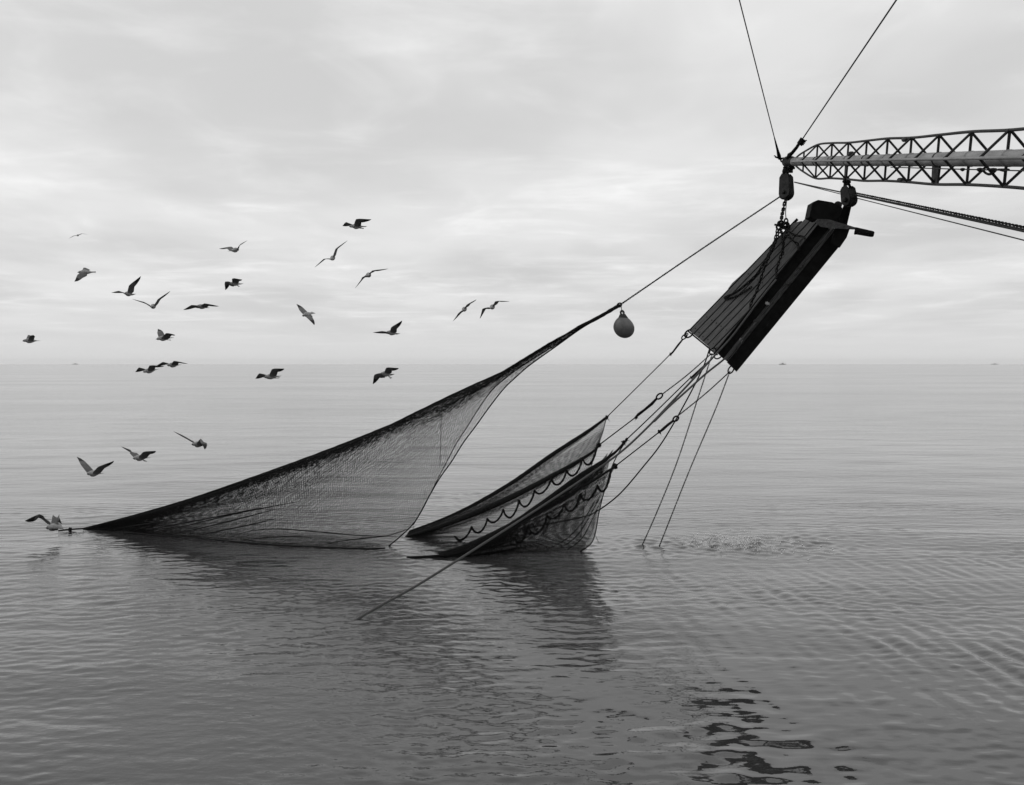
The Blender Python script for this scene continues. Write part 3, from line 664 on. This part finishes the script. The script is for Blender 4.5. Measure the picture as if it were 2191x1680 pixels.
def netting(name, S3, rad, parent, m=M_net, grow=0.0):
    """diamond mesh of thin three-sided twines over a grid of points"""
    nu, nv = S3.shape[:2]
    i, j = np.meshgrid(np.arange(nu - 1), np.arange(nv - 1), indexing='ij'); ev = (i + j) % 2 == 0
    A = np.where(ev[..., None], S3[:-1, :-1], S3[1:, :-1]).reshape(-1, 3); Bq = np.where(ev[..., None], S3[1:, 1:], S3[:-1, 1:]).reshape(-1, 3)
    d = Bq - A; L = np.linalg.norm(d, axis=1); RU = rad * (1 + grow * (np.repeat(np.linspace(0, 1, nu - 1), nv - 1))) ; ok = L > 1e-4; RU = RU[ok]; A, Bq, d, L = A[ok], Bq[ok], d[ok], L[ok]; d = d / L[:, None]
    up = np.array([0, 1.0, 0.15]); n1 = np.cross(d, up); n1 /= np.linalg.norm(n1, axis=1)[:, None] + 1e-9; n2 = np.cross(d, n1)
    V = np.empty((len(A), 6, 3))
    for k in range(3):
        a = 2 * math.pi * k / 3; off = (n1 * math.cos(a) + n2 * math.sin(a)) * RU[:, None]
        V[:, k] = A + off; V[:, 3 + k] = Bq + off
    org = np.array([*parent.matrix_world.translation]); V = V.reshape(-1, 3) - org
    b = np.arange(len(A))[:, None] * 6
    F = np.concatenate([np.concatenate([b + k, b + (k + 1) % 3, b + 3 + (k + 1) % 3, b + 3 + k], 1) for k in range(3)], 0)
    me = bpy.data.meshes.new(name); me.vertices.add(len(V)); me.vertices.foreach_set('co', V.astype(np.float32).ravel())
    me.loops.add(F.size); me.loops.foreach_set('vertex_index', F.astype(np.int32).ravel())
    me.polygons.add(len(F)); me.polygons.foreach_set('loop_start', np.arange(0, F.size, 4, dtype=np.int32)); me.polygons.foreach_set('loop_total', np.full(len(F), 4, np.int32))
    me.update(calc_edges=True); me.materials.append(m)
    o = bpy.data.objects.new(name, me); COL.objects.link(o); o.parent = parent
    return tag(o, kind='stuff')
def dep(pts, Y0, Y1):
    p = np.array(pts, float); s = np.concatenate([[0], np.cumsum(np.linalg.norm(np.diff(p, axis=0), axis=1))]); s /= s[-1]
    return [(a, b, Y0 + (Y1 - Y0) * t) for (a, b), t in zip(pts, s)]
def water_dep(pts, z=-.04): return [(a, b, YW(b, z)) for a, b in pts]
def P3(c): return [P(*q) for q in c]

# main bag, hauled up by its peak
bag = empty('trawl_net', W(830, 1172)); tag(bag, 'big dark trawl net bag hauled up to a peak like a sail', 'fishing net', 'parts of the trawl net')
top = dep([(1326, 654), (1300, 668), (1240, 697), (1185, 731), (1100, 783), (1000, 829), (920, 867), (850, 902), (750, 943), (640, 985), (500, 1035), (400, 1069), (280, 1104), (178, 1131)], 15.0, YW(1131))
botN = water_dep([(824, 1174), (780, 1175), (720, 1173), (580, 1166), (430, 1153), (300, 1143), (178, 1132)])
rightN = dep([(1326, 654), (1300, 670), (1245, 702), (1190, 741), (1134, 781), (1105, 806), (1077, 833), (1045, 874), (1020, 909), (991, 948), (966, 988), (941, 1023), (916, 1066), (888, 1116), (852, 1152), (824, 1174)], 15.0, YW(1174, -.04))
leftN = [(178, 1131, YW(1131)), (178, 1132, YW(1132, -.04))]
def folds(S, u, v, amp, bulge):
    U, V_ = np.meshgrid(u, v, indexing='ij')
    S = S.copy(); f = np.sin(math.pi * np.clip(V_, 0, 1)) * np.sin(math.pi * np.clip(U * 1.15, 0, 1)) 
    S[..., 2] += bulge * np.sin(math.pi * V_ ** .8) * (1 - U) ** .5 * np.minimum(1, U * 6 + .15)
    w_ = np.clip(1 - np.abs(V_ - .72) / .35, 0, 1) * np.clip((U - .25) / .3, 0, 1)
    S[..., 1] += amp * w_ * np.sin(24 * V_ + 5 * U + 1.5 * np.sin(7 * U)) * (1 - U)
    S[..., 1] += amp * .35 * np.clip(1 - V_ * 3.2, 0, 1) * V_ * 6 * np.sin(50 * V_ + 3 * U)
    return S
S, u, v = coons(top, botN, rightN, leftN, 400, 128, 1.18, .95)
netting('netting', to3(folds(S, u, v, 7.0, -.35)), .0023, bag, grow=1.1)
topF = [(a, b, c + .02) for a, b, c in top]
botF = water_dep([(884, 1124), (850, 1142), (800, 1150), (700, 1146), (600, 1140), (497, 1136), (400, 1135), (300, 1136), (178, 1132)], 0.0)
rightF = dep([(1326, 654), (1300, 669), (1245, 701), (1190, 738), (1134, 772), (1077, 813), (1048, 841), (1020, 881), (998, 916), (977, 948), (956, 988), (934, 1030), (906, 1087), (884, 1124)], 15.02, YW(1124))
S, u, v = coons(topF, botF, rightF, [(178, 1131, YW(1131)), (178, 1132, YW(1132))], 330, 104, 1.18, .95)
netting('netting', to3(folds(S, u, v, 5.0, .25)), .0019, bag, grow=1.3)
# the rolled back of the net along the head line: gathered meshes
tp = crom(P3(top), 120)
tube('head_line', tp + np.array([0, 0, -.006]), [.011 + .005 * rnd.random() for i in range(120)], M_roll, bag, 8)
tpx = crom(top, 14); wdt_ = [3, 7, 11, 15, 17, 18, 19, 18, 17, 16, 14, 11, 7, 2]
S, u, v = coons(top, [(a, b + w_, c - .06) for (a, b, c), w_ in zip(tpx, wdt_)], [tuple(tpx[0]), (tpx[0][0], tpx[0][1] + 3, tpx[0][2] - .06)], [tuple(tpx[-1]), (tpx[-1][0], tpx[-1][1] + 2, tpx[-1][2] - .06)], 460, 34, 1.5)
tag(netting('gathered_back', to3(S), .0014, bag), kind='stuff')
# wet belly of the bag lying along the waterline
bl = crom(botN, 12); bw_ = [6, 20, 26, 28, 27, 26, 25, 24, 20, 15, 9, 1]
S, u, v = coons([(a, b - w_, d) for (a, b, d), w_ in zip(bl, bw_)], [(a, b + .5, d - .02) for a, b, d in bl], [(bl[0][0] + 4, bl[0][1] - 6, bl[0][2]), (bl[0][0], bl[0][1], bl[0][2])], [(bl[-1][0], bl[-1][1] - 1, bl[-1][2]), tuple(bl[-1])], 330, 22, .7)
netting('wet_belly', to3(folds(S, u, v, 2.0, -.06)), .0021, bag, grow=.8)
tube('ground_rope', [P(a, b - 1, YW(b - 1, .015)) for a, b, d in crom(botN, 60)[:52]], [.009 + .006 * rnd.random() for _ in range(52)], M_roll, bag, 6)
ZF = lambda x, y: (128.4 + .3906 * x, 855.9 + .3906 * y)
for k, cv in enumerate((((470, 712), (640, 680), (860, 640), (1100, 590)), ((540, 725), (760, 672), (1000, 615), (1310, 556)), ((650, 728), (880, 676), (1180, 600)), ((760, 742), (900, 712), (1050, 682), (1180, 650)), ((930, 750), (1060, 716), (1200, 706), (1400, 722), (1640, 742), (1880, 748)), ((1370, 798), (1600, 765), (1800, 742), (1950, 690)), ((300, 705), (520, 672), (760, 628)), ((1000, 765), (1200, 750), (1380, 752)))):
    q = [ZF(*p) for p in cv]; c = crom(P3([(a, b, float(np.interp(a, [178, 430, 640, 830, 920], [16.9, 16.1, 15.75, 15.35, 15.3]))) for a, b in q]), 40)
    tube('fold', c, [.003 + (.0095 if k < 4 else .007) * math.sin(math.pi * i / 39) ** .7 * (.8 + .4 * rnd.random()) for i in range(40)], M_roll, bag, 5)
tube('edge_rope', crom(P3(rightN), 90), .010, M_rope, bag, 6)
tube('edge_rope', crom(P3(rightF), 90), .0085, M_rope, bag, 6)
tube('peak_splice', crom(P3([(1326, 653, 14.98), (1312, 661, 14.98), (1290, 674, 14.98), (1262, 689, 14.98), (1235, 702, 14.98)]), 14), [.018, .030, .027, .032, .026, .03, .028, .03, .03, .028, .03, .03, .028, .026], M_rope, bag, 8)
ring('peak_shackle', P(1325, 653, 14.97), .04, .028, .012, bag, R(35))
tube('seam', crom(P3([(948, 862, 14.9), (944, 900, 14.85), (943, 950, 14.85), (941, 1000, 14.9)]), 20), .0045, M_net, bag, 5)
# float line leaving the left end along the water
rope('trailing_twine', [W(180, 1131, .03), W(150, 1133, .03), W(125, 1136, .01)], .014, M_roll, 'bit of net twine trailing on the water at the left end of the bag', 'twine')
knot(bag, W(150, 1133, .03), .05, M_roll, 77, 'twine_bundle')

def scallops(root, pts, drop, L, Yl):
    for (x0, y0), (x1, y1) in zip(pts[:-1], pts[1:]):
        a, b = P(x0, y0, Yl(x0)), P(x1, y1, Yl(x1)); m_ = a.lerp(b, .5)
        dr = drop * rnd.uniform(.75, 1.25); sk = rnd.uniform(-.12, .12)
        c = [a.lerp(b, t + sk * t * (1 - t)) + Vector((0, -.03, -dr * (1 - (2 * t - 1) ** 2) ** .8)) for t in np.linspace(0, 1, 14)]
        add_links(root, c, L, wr=.19)
# far wing
far = empty('trawl_net_wing', W(1150, 1160)); tag(far, 'far wing of the net, its peak highest, with chain loops along the foot rope', 'fishing net', 'parts of the trawl net')
headF = dep([(1298, 893), (1262, 920), (1180, 974), (1100, 1030), (1020, 1077), (950, 1110), (875, 1137)], 15.75, 16.6)
footF = dep([(1281, 954), (1266, 969), (1220, 997), (1177, 1021), (1120, 1051), (1070, 1075), (1013, 1099), (941, 1127), (866, 1150)], 15.6, 16.15)
S, u, v = coons(headF, footF, dep([(1298, 893), (1291, 925), (1281, 954)], 15.75, 15.6), dep([(875, 1137), (866, 1150)], 16.6, 16.15), 200, 30, 1.0, 1.0)
netting('netting', to3(S), .0028, far)
S2, u, v = coons([(a, b + 1, c + .12) for a, b, c in headF], [(a + 2, b + 2, c + .10) for a, b, c in dep([(1270, 975), (1230, 1000), (1170, 1040), (1080, 1085), (990, 1120), (920, 1140), (866, 1150)], 15.8, 16.3)], dep([(1290, 915), (1283, 945), (1270, 975)], 15.85, 15.85), dep([(875, 1138), (866, 1152)], 16.7, 16.3), 240, 34)
netting('netting', to3(S2), .0019, far)
botF2 = water_dep([(1243, 1158), (1200, 1161), (1120, 1163), (1050, 1162), (960, 1158), (866, 1151)])
S, u, v = coons(footF, botF2, dep([(1281, 954), (1264, 1005), (1252, 1060), (1247, 1115), (1243, 1158)], 15.6, YW(1158)), dep([(866, 1150), (866, 1151)], 16.15, 16.1), 200, 64, .9)
netting('netting', to3(folds(S, u, v, 4.0, .12)), .0028, far)
hf = crom(P3(headF), 70); tube('head_rope', hf, (.010 + .024 * np.sin(np.pi * np.linspace(.05, 1, 70) ** .8) ** .8) * np.array([1 + .15 * rnd.random() for _ in range(70)]), M_roll, far, 9)
ff = crom(P3(footF), 70); rope_F = tube('foot_rope', ff, (.012 + .036 * np.sin(np.pi * np.linspace(.08, 1, 70) ** 1.2) ** .8) * np.array([1 + .15 * rnd.random() for _ in range(70)]), M_roll, far, 9)
def band(c, wds, root, nu, nv, rad):
    tx = crom(c, len(wds)); S, u, v = coons(c, [(a, b + w_, d - .03) for (a, b, d), w_ in zip(tx, wds)], [tuple(tx[0]), (tx[0][0], tx[0][1] + wds[0], tx[0][2] - .03)], [tuple(tx[-1]), (tx[-1][0], tx[-1][1] + wds[-1], tx[-1][2] - .03)], nu, nv, 1.3)
    netting('gathered_netting', to3(S), rad, root)
band(headF, [3, 7, 11, 14, 17, 19, 18, 15, 9], far, 260, 16, .0026)
band(footF, [2, 6, 9, 13, 17, 19, 20, 15, 6], far, 260, 16, .0026)
tube('edge_rope', crom(P3(dep([(1298, 893), (1290, 922), (1275, 965), (1262, 1010), (1252, 1060), (1248, 1100), (1243, 1150)], 15.7, 15.7)), 40), .0065, M_rope, far, 6)
D4 = lambda x, y: (798.8 + x * .3566, 627.6 + y * .3566)
ys = lambda x: np.interp(x, [860, 1300], [16.0, 15.5])
scallops(rope_F, [D4(*q) for q in ((1338, 932), (1255, 985), (1160, 1060), (1068, 1112), (968, 1180), (875, 1240), (780, 1295), (685, 1350), (590, 1400), (490, 1455))], .17, .054, ys)
# near wing
near = empty('trawl_net_wing', W(1150, 1183)); tag(near, 'near wing of the net bellying down to the water in front of the far wing', 'fishing net', 'parts of the trawl net')
headN = dep([(1340, 942), (1309, 974), (1245, 1014), (1200, 1047), (1155, 1080), (1095, 1121), (1048, 1145), (1000, 1166), (941, 1184), (870, 1191)], 14.95, YW(1191, -.05))
footN = dep([(1316, 998), (1290, 1015), (1240, 1046), (1190, 1077), (1130, 1109), (1085, 1137), (1030, 1164), (960, 1186), (870, 1193)], 14.8, YW(1193, -.06))
S, u, v = coons(headN, footN, dep([(1312, 962), (1306, 980), (1300, 1005)], 14.9, 14.82), dep([(870, 1191), (870, 1193)], 14.55, 14.5), 200, 30)
netting('netting', to3(S), .0033, near)
S, u, v = coons([(a, b, c + .1) for a, b, c in headN], [(a, b + 6, c + .1) for a, b, c in footN], dep([(1300, 970), (1296, 990), (1290, 1015)], 15, 14.95), dep([(870, 1191), (870, 1193)], 14.6, 14.55), 240, 34)
netting('netting', to3(S), .0033, near)
rN = [(1316, 998), (1301, 1030), (1290, 1062), (1281, 1100), (1274, 1140), (1264, 1164), (1246, 1181)]
botN2 = water_dep([(1246, 1181), (1200, 1183), (1120, 1185), (1050, 1187), (960, 1192), (870, 1194)])
S, u, v = coons(footN, botN2, dep(rN, 14.8, YW(1181)), dep([(870, 1193), (870, 1194)], 14.5, 14.48), 230, 84, .95)
netting('netting', to3(folds(S, u, v, 6.0, -.15)), .0033, near)
S, u, v = coons([(a, b, c + .15) for a, b, c in footN], water_dep([(1250, 1170), (1180, 1172), (1100, 1174), (1030, 1177), (950, 1184), (870, 1190)]), dep([(1300, 1010), (1285, 1062), (1276, 1100), (1268, 1140), (1250, 1170)], 15.0, YW(1170)), dep([(870, 1191), (870, 1191.5)], 14.6, 14.6), 200, 66, .8)
netting('netting', to3(folds(S, u, v, 4.0, .15)), .0033, near)
hn = crom(P3(headN), 70); tube('head_rope', hn, (.010 + .022 * np.sin(np.pi * np.linspace(.05, 1, 70)) ** .8) * np.array([1 + .2 * rnd.random() for _ in range(70)]), M_roll, near, 9)
fn = crom(P3(footN), 70); rope_N = tube('foot_rope', fn, (.010 + .020 * np.sin(np.pi * np.linspace(.05, 1, 70)) ** .8) * np.array([1 + .2 * rnd.random() for _ in range(70)]), M_roll, near, 9)
band(headN, [2, 4, 6, 9, 11, 12, 12, 8, 3], near, 260, 12, .0026)
tube('edge_rope', crom(P3(dep([(1338, 946), (1322, 972), (1308, 1002), (1300, 1030), (1290, 1062), (1281, 1100), (1274, 1140), (1264, 1164), (1240, 1181)], 14.9, YW(1181))), 50), .0085, M_rope, near, 6)
for k in range(3):
    tube('fold', crom(P3([(1290 - 9 * k, 1062 + 6 * k, 14.7), (1268 - 12 * k, 1110 + 5 * k, 14.65), (1245 - 16 * k, 1152, 14.7), (1215 - 22 * k, 1176, 14.85)]), 24), .006, M_net, near, 5)
tube('frayed_twine', crom(P3([(1270, 1140, 14.85), (1276, 1150, 14.85), (1281, 1161, 14.9)]), 8), .004, M_net, near, 4)
ysn = lambda x: np.interp(x, [1050, 1320], [14.75, 14.75])
scallops(rope_N, [D4(*q) for q in ((1425, 1060), (1345, 1150), (1240, 1205), (1145, 1265), (1045, 1330), (930, 1395), (850, 1470))], .16, .054, ysn)

# ------------------------------------------------------------------ splash under the boards
def splash():
    ico = bmesh.new(); bmesh.ops.create_icosphere(ico, subdivisions=1, radius=1.0)
    base = [v.co.copy() for v in ico.verts]; fc = [tuple(x.index for x in f.verts) for f in ico.faces]; ico.free()
    V, F = [], []; g = random.Random(21)
    def drop(p, r_, st):
        b = len(V)
        for q in base: V.append(p + Vector((q.x * r_, q.y * r_, q.z * r_ * st)))
        for f in fc: F.append(tuple(b + i for i in f))
    for k in range(520):
        x = g.gauss(1575, 48); y = 1164 + (x - 1590) * .055 + g.gauss(0, 9)
        if y < 1130: continue
        p = W(x, y); p.z = abs(g.gauss(0, .035)) ; drop(p, g.uniform(.003, .0075), g.uniform(1, 3.5))
    for k in range(40):
        x = g.uniform(1640, 1800); y = 1172 + g.gauss(0, 12); p = W(x, y); p.z = .0; drop(p, g.uniform(.006, .016), .6)
    o = mesh_obj('splash_drops', V, F, M_drop, None, True, W(1590, 1165)); return tag(o, 'spray of drops where water falls from the boards into the sea', kind='stuff')
splash()

# ------------------------------------------------------------------ gulls
ZA = lambda q: (.23774 * q[0], 445.05 + .23774 * q[1])
ZB = lambda q: (399.4 + .23774 * q[0], 445.05 + .23774 * q[1])
ZC = lambda q: (.22073 * q[0], 855.9 + .22073 * q[1])
ZD = lambda q: (912.9 + .09375 * q[0], 599.1 + .09375 * q[1])
BODY = [(0, .003, .003), (.045, .009, .010), (.075, .021, .022), (.125, .034, .035), (.19, .032, .034), (.27, .049, .051), (.35, .062, .064), (.44, .066, .066), (.53, .060, .057), (.65, .046, .039), (.76, .038, .020), (.88, .054, .008), (1.0, .070, .004)]
def reach(px_, S0, L, sgn, Y0):
    """point on the pixel's ray at distance L from S0, nearer (-) or farther (+)"""
    d = P(px_[0], px_[1], 1.0) - Vector((0, 0, CAM_H)); o = Vector((0, 0, CAM_H)); dn = d.normalized(); w_ = S0 - o
    tm = w_.dot(dn); h2 = (w_ - dn * tm).length_squared; k = math.sqrt(max(0, L * L - h2)); return o + dn * (tm + sgn * k)
def gull(z, beak, tail, w1, w2, Y0, label, bz=-1, s1=1, s2=-1, legs=None, body_l=.45, span=.66, broad=(.4, .4)):
    beak, tail = z(beak), z(tail); mid = P((beak[0] + tail[0]) / 2, (beak[1] + tail[1]) / 2, Y0)
    H_ = reach(beak, mid, body_l / 2, bz, Y0); T_ = reach(tail, mid, body_l / 2, -bz, Y0); H_ = mid + (H_ - mid).normalized() * body_l / 2 if (H_ - mid).length > body_l * .75 else H_
    f = (H_ - T_).normalized(); L = (H_ - T_).length; k = 1.0
    sh_c = H_ - f * L * .40
    pts = []
    for wng, sg in ((w1, s1), (w2, s2)):
        wr = reach(z(wng[0]), sh_c, span * .43, sg, Y0); tp_ = reach(z(wng[1]), wr, span * .57, sg * .6 if len(wng) < 3 else wng[2], Y0)
        if len(wng) < 3:
            tp_ = reach(z(wng[1]), wr, span * .57, sg, Y0); alt = reach(z(wng[1]), wr, span * .57, -sg, Y0)
        pts.append((wr, tp_))
    s = pts[1][0].lerp(pts[1][1], .4) - pts[0][0].lerp(pts[0][1], .4); s = (s - f * s.dot(f)); s = s.normalized()
    up = s.cross(f)
    if up.z < 0: up = -up
    up.normalize(); Vt, Fc, Mi = [], [], []; nr_ = 12
    for t, a, b in BODY:
        c = H_ - f * (L * t) + up * (.012 * math.sin(math.pi * min(1, t * 1.6)) * (1 if t < .3 else .3))
        for k_ in range(nr_):
            th = 2 * math.pi * (k_ + .5) / nr_; Vt.append(c + s * (a * math.cos(th)) + up * (b * math.sin(th)))
    for i in range(len(BODY) - 1):
        for k_ in range(nr_):
            if 5 <= i < 8 and k_ in (11, 5): continue
            Fc.append((i * nr_ + k_, i * nr_ + (k_ + 1) % nr_, (i + 1) * nr_ + (k_ + 1) % nr_, (i + 1) * nr_ + k_)); Mi.append(3 if i < 2 else 0)
    Fc.append(tuple(range(nr_))); Mi.append(3); Fc.append(tuple((len(BODY) - 1) * nr_ + k_ for k_ in range(nr_))); Mi.append(0)
    for wi, ((wr, tp_), upk, lok, sg) in enumerate(((pts[0], 5, 6, -1), (pts[1], 0, 11, 1))):
        root = [(5 + j) * nr_ + upk for j in range(4)] + [(8 - j) * nr_ + lok for j in range(4)]
        S0 = sh_c + s * (sg * .045)
        prev = root
        curve = []
        for t in np.linspace(.08, 1, 9):
            # bend at the wrist
            if t < .44: c = S0.lerp(wr, t / .44)
            else: c = wr.lerp(tp_, (t - .44) / .56)
            q = S0 * (1 - t) ** 2 + wr * (2 * t * (1 - t)) + tp_ * t * t
            curve.append((t, c * .72 + q * .28))
        for n_, (t, c) in enumerate(curve):
            nx = curve[min(n_ + 1, 8)][1] - curve[max(n_ - 1, 0)][1]; nx.normalize()
            ch = -f - up * .25; ch = ch - nx * ch.dot(nx)
            if ch.length < .15: ch = -up - nx * (-up).dot(nx)
            ch.normalize(); c1 = (c - Vector((0, 0, CAM_H))).cross(nx)
            if c1.length > .01:
                c1.normalize(); c1 = -c1 if c1.dot(-f - up * .6) < 0 else c1
                bk = broad[wi] * .62; ch = ch * (1 - bk) + c1 * bk; ch = ch - nx * ch.dot(nx)
            ch.normalize(); nm = nx.cross(ch)
            if nm.dot(up) < 0: nm = -nm
            cl = np.interp(t, [0, .2, .44, .65, .85, .95, 1], [.165, .168, .152, .118, .070, .038, .010]) * span / .66
            th = np.interp(t, [0, .3, 1], [.020, .012, .003])
            fwd = np.interp(t, [0, .44, 1], [.38, .45, .15])
            ring_ = []
            for x_, zt in ((0, 0), (.16, 1), (.55, .7), (1, .05)): ring_.append(c + ch * ((x_ - fwd) * cl) + nm * (th * zt))
            for x_, zt in ((1, -.05), (.55, .1), (.16, -.45), (0, -.12)): ring_.append(c + ch * ((x_ - fwd) * cl) + nm * (th * zt))
            b = len(Vt); Vt.extend(ring_); cur = list(range(b, b + 8))
            for k_ in range(8):
                Fc.append((prev[k_], prev[(k_ + 1) % 8], cur[(k_ + 1) % 8], cur[k_])); Mi.append(1 if t < .70 else 2)
            prev = cur
        Fc.append(tuple(prev)); Mi.append(2)
    o = mesh_obj('gull', Vt, Fc, M_pale, None, True, mid)
    for m_ in (M_grey, M_dark, M_beak): o.data.materials.append(m_)
    o.data.polygons.foreach_set('material_index', Mi); fix_normals(o)
    tag(o, label, 'gull', 'gulls over the net')
    if legs:
        lp = z(legs); a = H_ - f * (L * .62) - up * .04; e = reach(lp, a, .11, 0, Y0)
        for q in (-.012, .012):
            tube('leg', [a + s * q, a.lerp(e, .5) + s * q, e + s * q * 1.6], [.007, .006, .009], M_dark, o, 5)
    return o
gull(ZA, (695, 580), (862, 577), ((715, 615), (670, 662)), ((775, 542), (806, 556)), 25, 'gull gliding with one wing drooped, upper left above the V winged pair', s1=-1, s2=1, broad=(0.6, 0.4))
gull(ZA, (1118, 770), (1205, 781), ((1080, 752), (1003, 762)), ((1180, 700), (1266, 615)), 25, 'gull with its right wing swept steeply up, left of the V winged gull', broad=(0.1, 0.6))
gull(ZA, (1372, 892), (1388, 880), ((1300, 852), (1190, 820)), ((1430, 820), (1530, 750)), 24, 'gull seen end on with both wings in a wide V, third row left', broad=(0.1, 0.15))
gull(ZB, (92, 882), (190, 900), ((55, 882), (-30, 917)), ((175, 866), (288, 884)), 25, 'gull with flat arched wings right of the V winged gull', broad=(0.25, 0.2))
gull(ZA, (200, 1197), (350, 1195), ((268, 1155), (250, 1143)), ((290, 1152), (300, 1145)), 24, 'leftmost gull above the horizon, wings folded up in side view', span=.5, broad=(0.5, 0.5))
gull(ZA, (1402, 1182), (1555, 1166), ((1440, 1120), (1420, 1090)), ((1520, 1130), (1572, 1142)), 23, 'gull with ragged raised wings and trailing legs just above the horizon', legs=(1535, 1190), broad=(0.6, 0.4))
gull(ZA, (1285, 1478), (1420, 1452), ((1265, 1445), (1218, 1476)), ((1365, 1420), (1475, 1425)), 23, 'lower gull of the overlapping pair on the horizon line', broad=(0.6, 0.4))
gull(ZA, (1503, 1418), (1620, 1412), ((1480, 1392), (1400, 1425)), ((1580, 1380), (1687, 1402)), 24.5, 'upper gull of the overlapping pair on the horizon line', broad=(0.35, 0.25))
gull(ZB, (1460, 168), (1615, 168), ((1445, 138), (1402, 162)), ((1540, 108), (1660, 103)), 23, 'topmost gull of the flock, in side view with legs trailing', legs=(1592, 186), broad=(0.55, 0.6))
gull(ZB, (472, 376), (388, 386), ((385, 353), (296, 366)), ((478, 332), (546, 293)), 25, 'gull flying right with one thin wing raised, second highest on the left', bz=1, broad=(0.2, 0.2))
gull(ZB, (1302, 468), (1332, 428), ((1240, 455), (1152, 535)), ((1345, 365), (1446, 295)), 25, 'gull banking steeply with long thin wings below the topmost gull', broad=(0.08, 0.08))
gull(ZB, (1652, 610), (1618, 596), ((1590, 625), (1518, 720)), ((1680, 565), (1812, 548)), 24, 'gull with arched wings, lower left one dark tipped, right of the banking gull', broad=(0.25, 0.25))
gull(ZB, (385, 680), (495, 685), ((358, 672), (348, 738)), ((425, 640), (497, 645)), 25, 'small compact gull with its left wing hanging down, legs trailing', legs=(472, 708), broad=(0.7, 0.5))
gull(ZB, (1038, 973), (1142, 942), ((1035, 915), (988, 866)), ((1102, 985), (1147, 1053)), 24, 'gull rolled on its side, wings in a diagonal line from upper left', s1=1, s2=-1, broad=(0.6, 0.6))
gull(ZB, (1798, 1118), (1905, 1135), ((1770, 1117), (1677, 1120)), ((1860, 1080), (1937, 1015)), 24, 'gull with one wing level and one raised, nearest above the net back', broad=(0.15, 0.5))
gull(ZB, (697, 1522), (838, 1515), ((665, 1500), (620, 1536)), ((790, 1455), (876, 1447)), 22, 'gull in side view below the horizon, midway to the net', legs=(832, 1530), broad=(0.6, 0.6))
gull(ZB, (1745, 1490), (1855, 1502), ((1705, 1510), (1675, 1585)), ((1815, 1445), (1907, 1442)), 22, 'gull with a drooped dark wing and dangling legs next to the net back', legs=(1842, 1535), broad=(0.6, 0.5))
gull(ZD, (835, 705), (900, 620), ((750, 760), (600, 940)), ((950, 555), (1130, 450)), 25, 'left gull of the end on pair right of the flock', broad=(0.12, 0.12))
gull(ZD, (1475, 655), (1535, 570), ((1300, 650), (1213, 885)), ((1600, 480), (1885, 490)), 24, 'right gull of the end on pair, nearest to the buoy', broad=(0.3, 0.25))
gull(ZC, (840, 718), (985, 710), ((810, 620), (745, 552)), ((980, 650), (1102, 592)), 19, 'lower left gull over the water with wings in a broad V', broad=(0.6, 0.2))
gull(ZC, (1286, 568), (1440, 558), ((1270, 495), (1175, 452)), ((1420, 508), (1507, 495)), 19.5, 'middle gull of the three over the water, dark legs hanging', legs=(1415, 596), broad=(0.5, 0.4))
gull(ZC, (1855, 432), (2000, 432), ((1780, 355), (1680, 303)), ((1965, 390), (1983, 478)), 20, 'right gull of the three over the water, its near wing bent down', broad=(0.35, 0.7))
gull(ZC, (443, 1242), (600, 1225), ((390, 1115), (245, 1170)), ((535, 1125), (600, 1205)), 16.0, 'big gull skimming the water at the left tip of the net', legs=(515, 1246), s1=-1, s2=1, broad=(0.5, 0.5))
gull(ZA, (698, 252), (704, 240), ((665, 250), (620, 275)), ((735, 230), (785, 238)), 62, 'tiny far gull high at the upper left', broad=(0.1, 0.1))

# ------------------------------------------------------------------ far ships
def ship(x, Y, L, h, label, mast=True):
    c = P(x, HY, Y); c.z = 0
    o = empty('far_ship', c); tag(o, label, 'ship', 'ships on the horizon')
    def q(a, z, d=0): return c + Vector((a * L, d, z))
    prism('hull', [q(-.5, 1.0, -4), q(-.46, -1, -4), q(.44, -1, -4), q(.52, h * .42, -4), q(.38, h * .30, -4), q(-.38, h * .28, -4), q(-.5, h * .34, -4)], (0, 8, 0), M_ship, o)
    prism('wheelhouse', [q(-.12, h * .28, -3), q(.16, h * .28, -3), q(.15, h * .62, -3), q(-.04, h * .66, -3), q(-.1, h * .5, -3)], (0, 6, 0), M_ship, o)
    if mast: tube('mast', [q(.08, h * .5), q(.1, h * 1.3)], [.7, .4], M_ship, o, 6); tube('derrick', [q(-.2, h * .3), q(-.3, h * .9)], .4, M_ship, o, 5)
ship(1674, 4200, 30, 11, 'faint trawler on the horizon just right of the boards')
ship(2128, 6200, 46, 10, 'faint low ship on the horizon near the right edge', False)
ship(161, 6600, 40, 12, 'faint ship on the horizon under the leftmost gulls', False)

# ------------------------------------------------------------------ haze over the sea
def haze():
    V = [(-9800, -9800, -1.2), (9800, -9800, -1.2), (9800, 9800, -1.2), (-9800, 9800, -1.2), (-9800, -9800, 40), (9800, -9800, 40), (9800, 9800, 40), (-9800, 9800, 40)]
    F = [(3, 2, 1, 0), (4, 5, 6, 7), (0, 1, 5, 4), (1, 2, 6, 5), (2, 3, 7, 6), (3, 0, 4, 7)]
    m = bpy.data.materials.new('sea_haze'); m.use_nodes = True; t = m.node_tree; t.nodes.clear()
    pv = N(t, 'ShaderNodeVolumePrincipled'); pv.inputs['Color'].default_value = (.9, .9, .9, 1); pv.inputs['Density'].default_value = .00004; pv.inputs['Anisotropy'].default_value = .2
    out = N(t, 'ShaderNodeOutputMaterial'); t.links.new(pv.outputs[0], out.inputs['Volume'])
    o = mesh_obj('haze', V, F, m, None, False, (0, 0, 0)); tag(o, 'thin pale sea haze', kind='stuff')
haze()
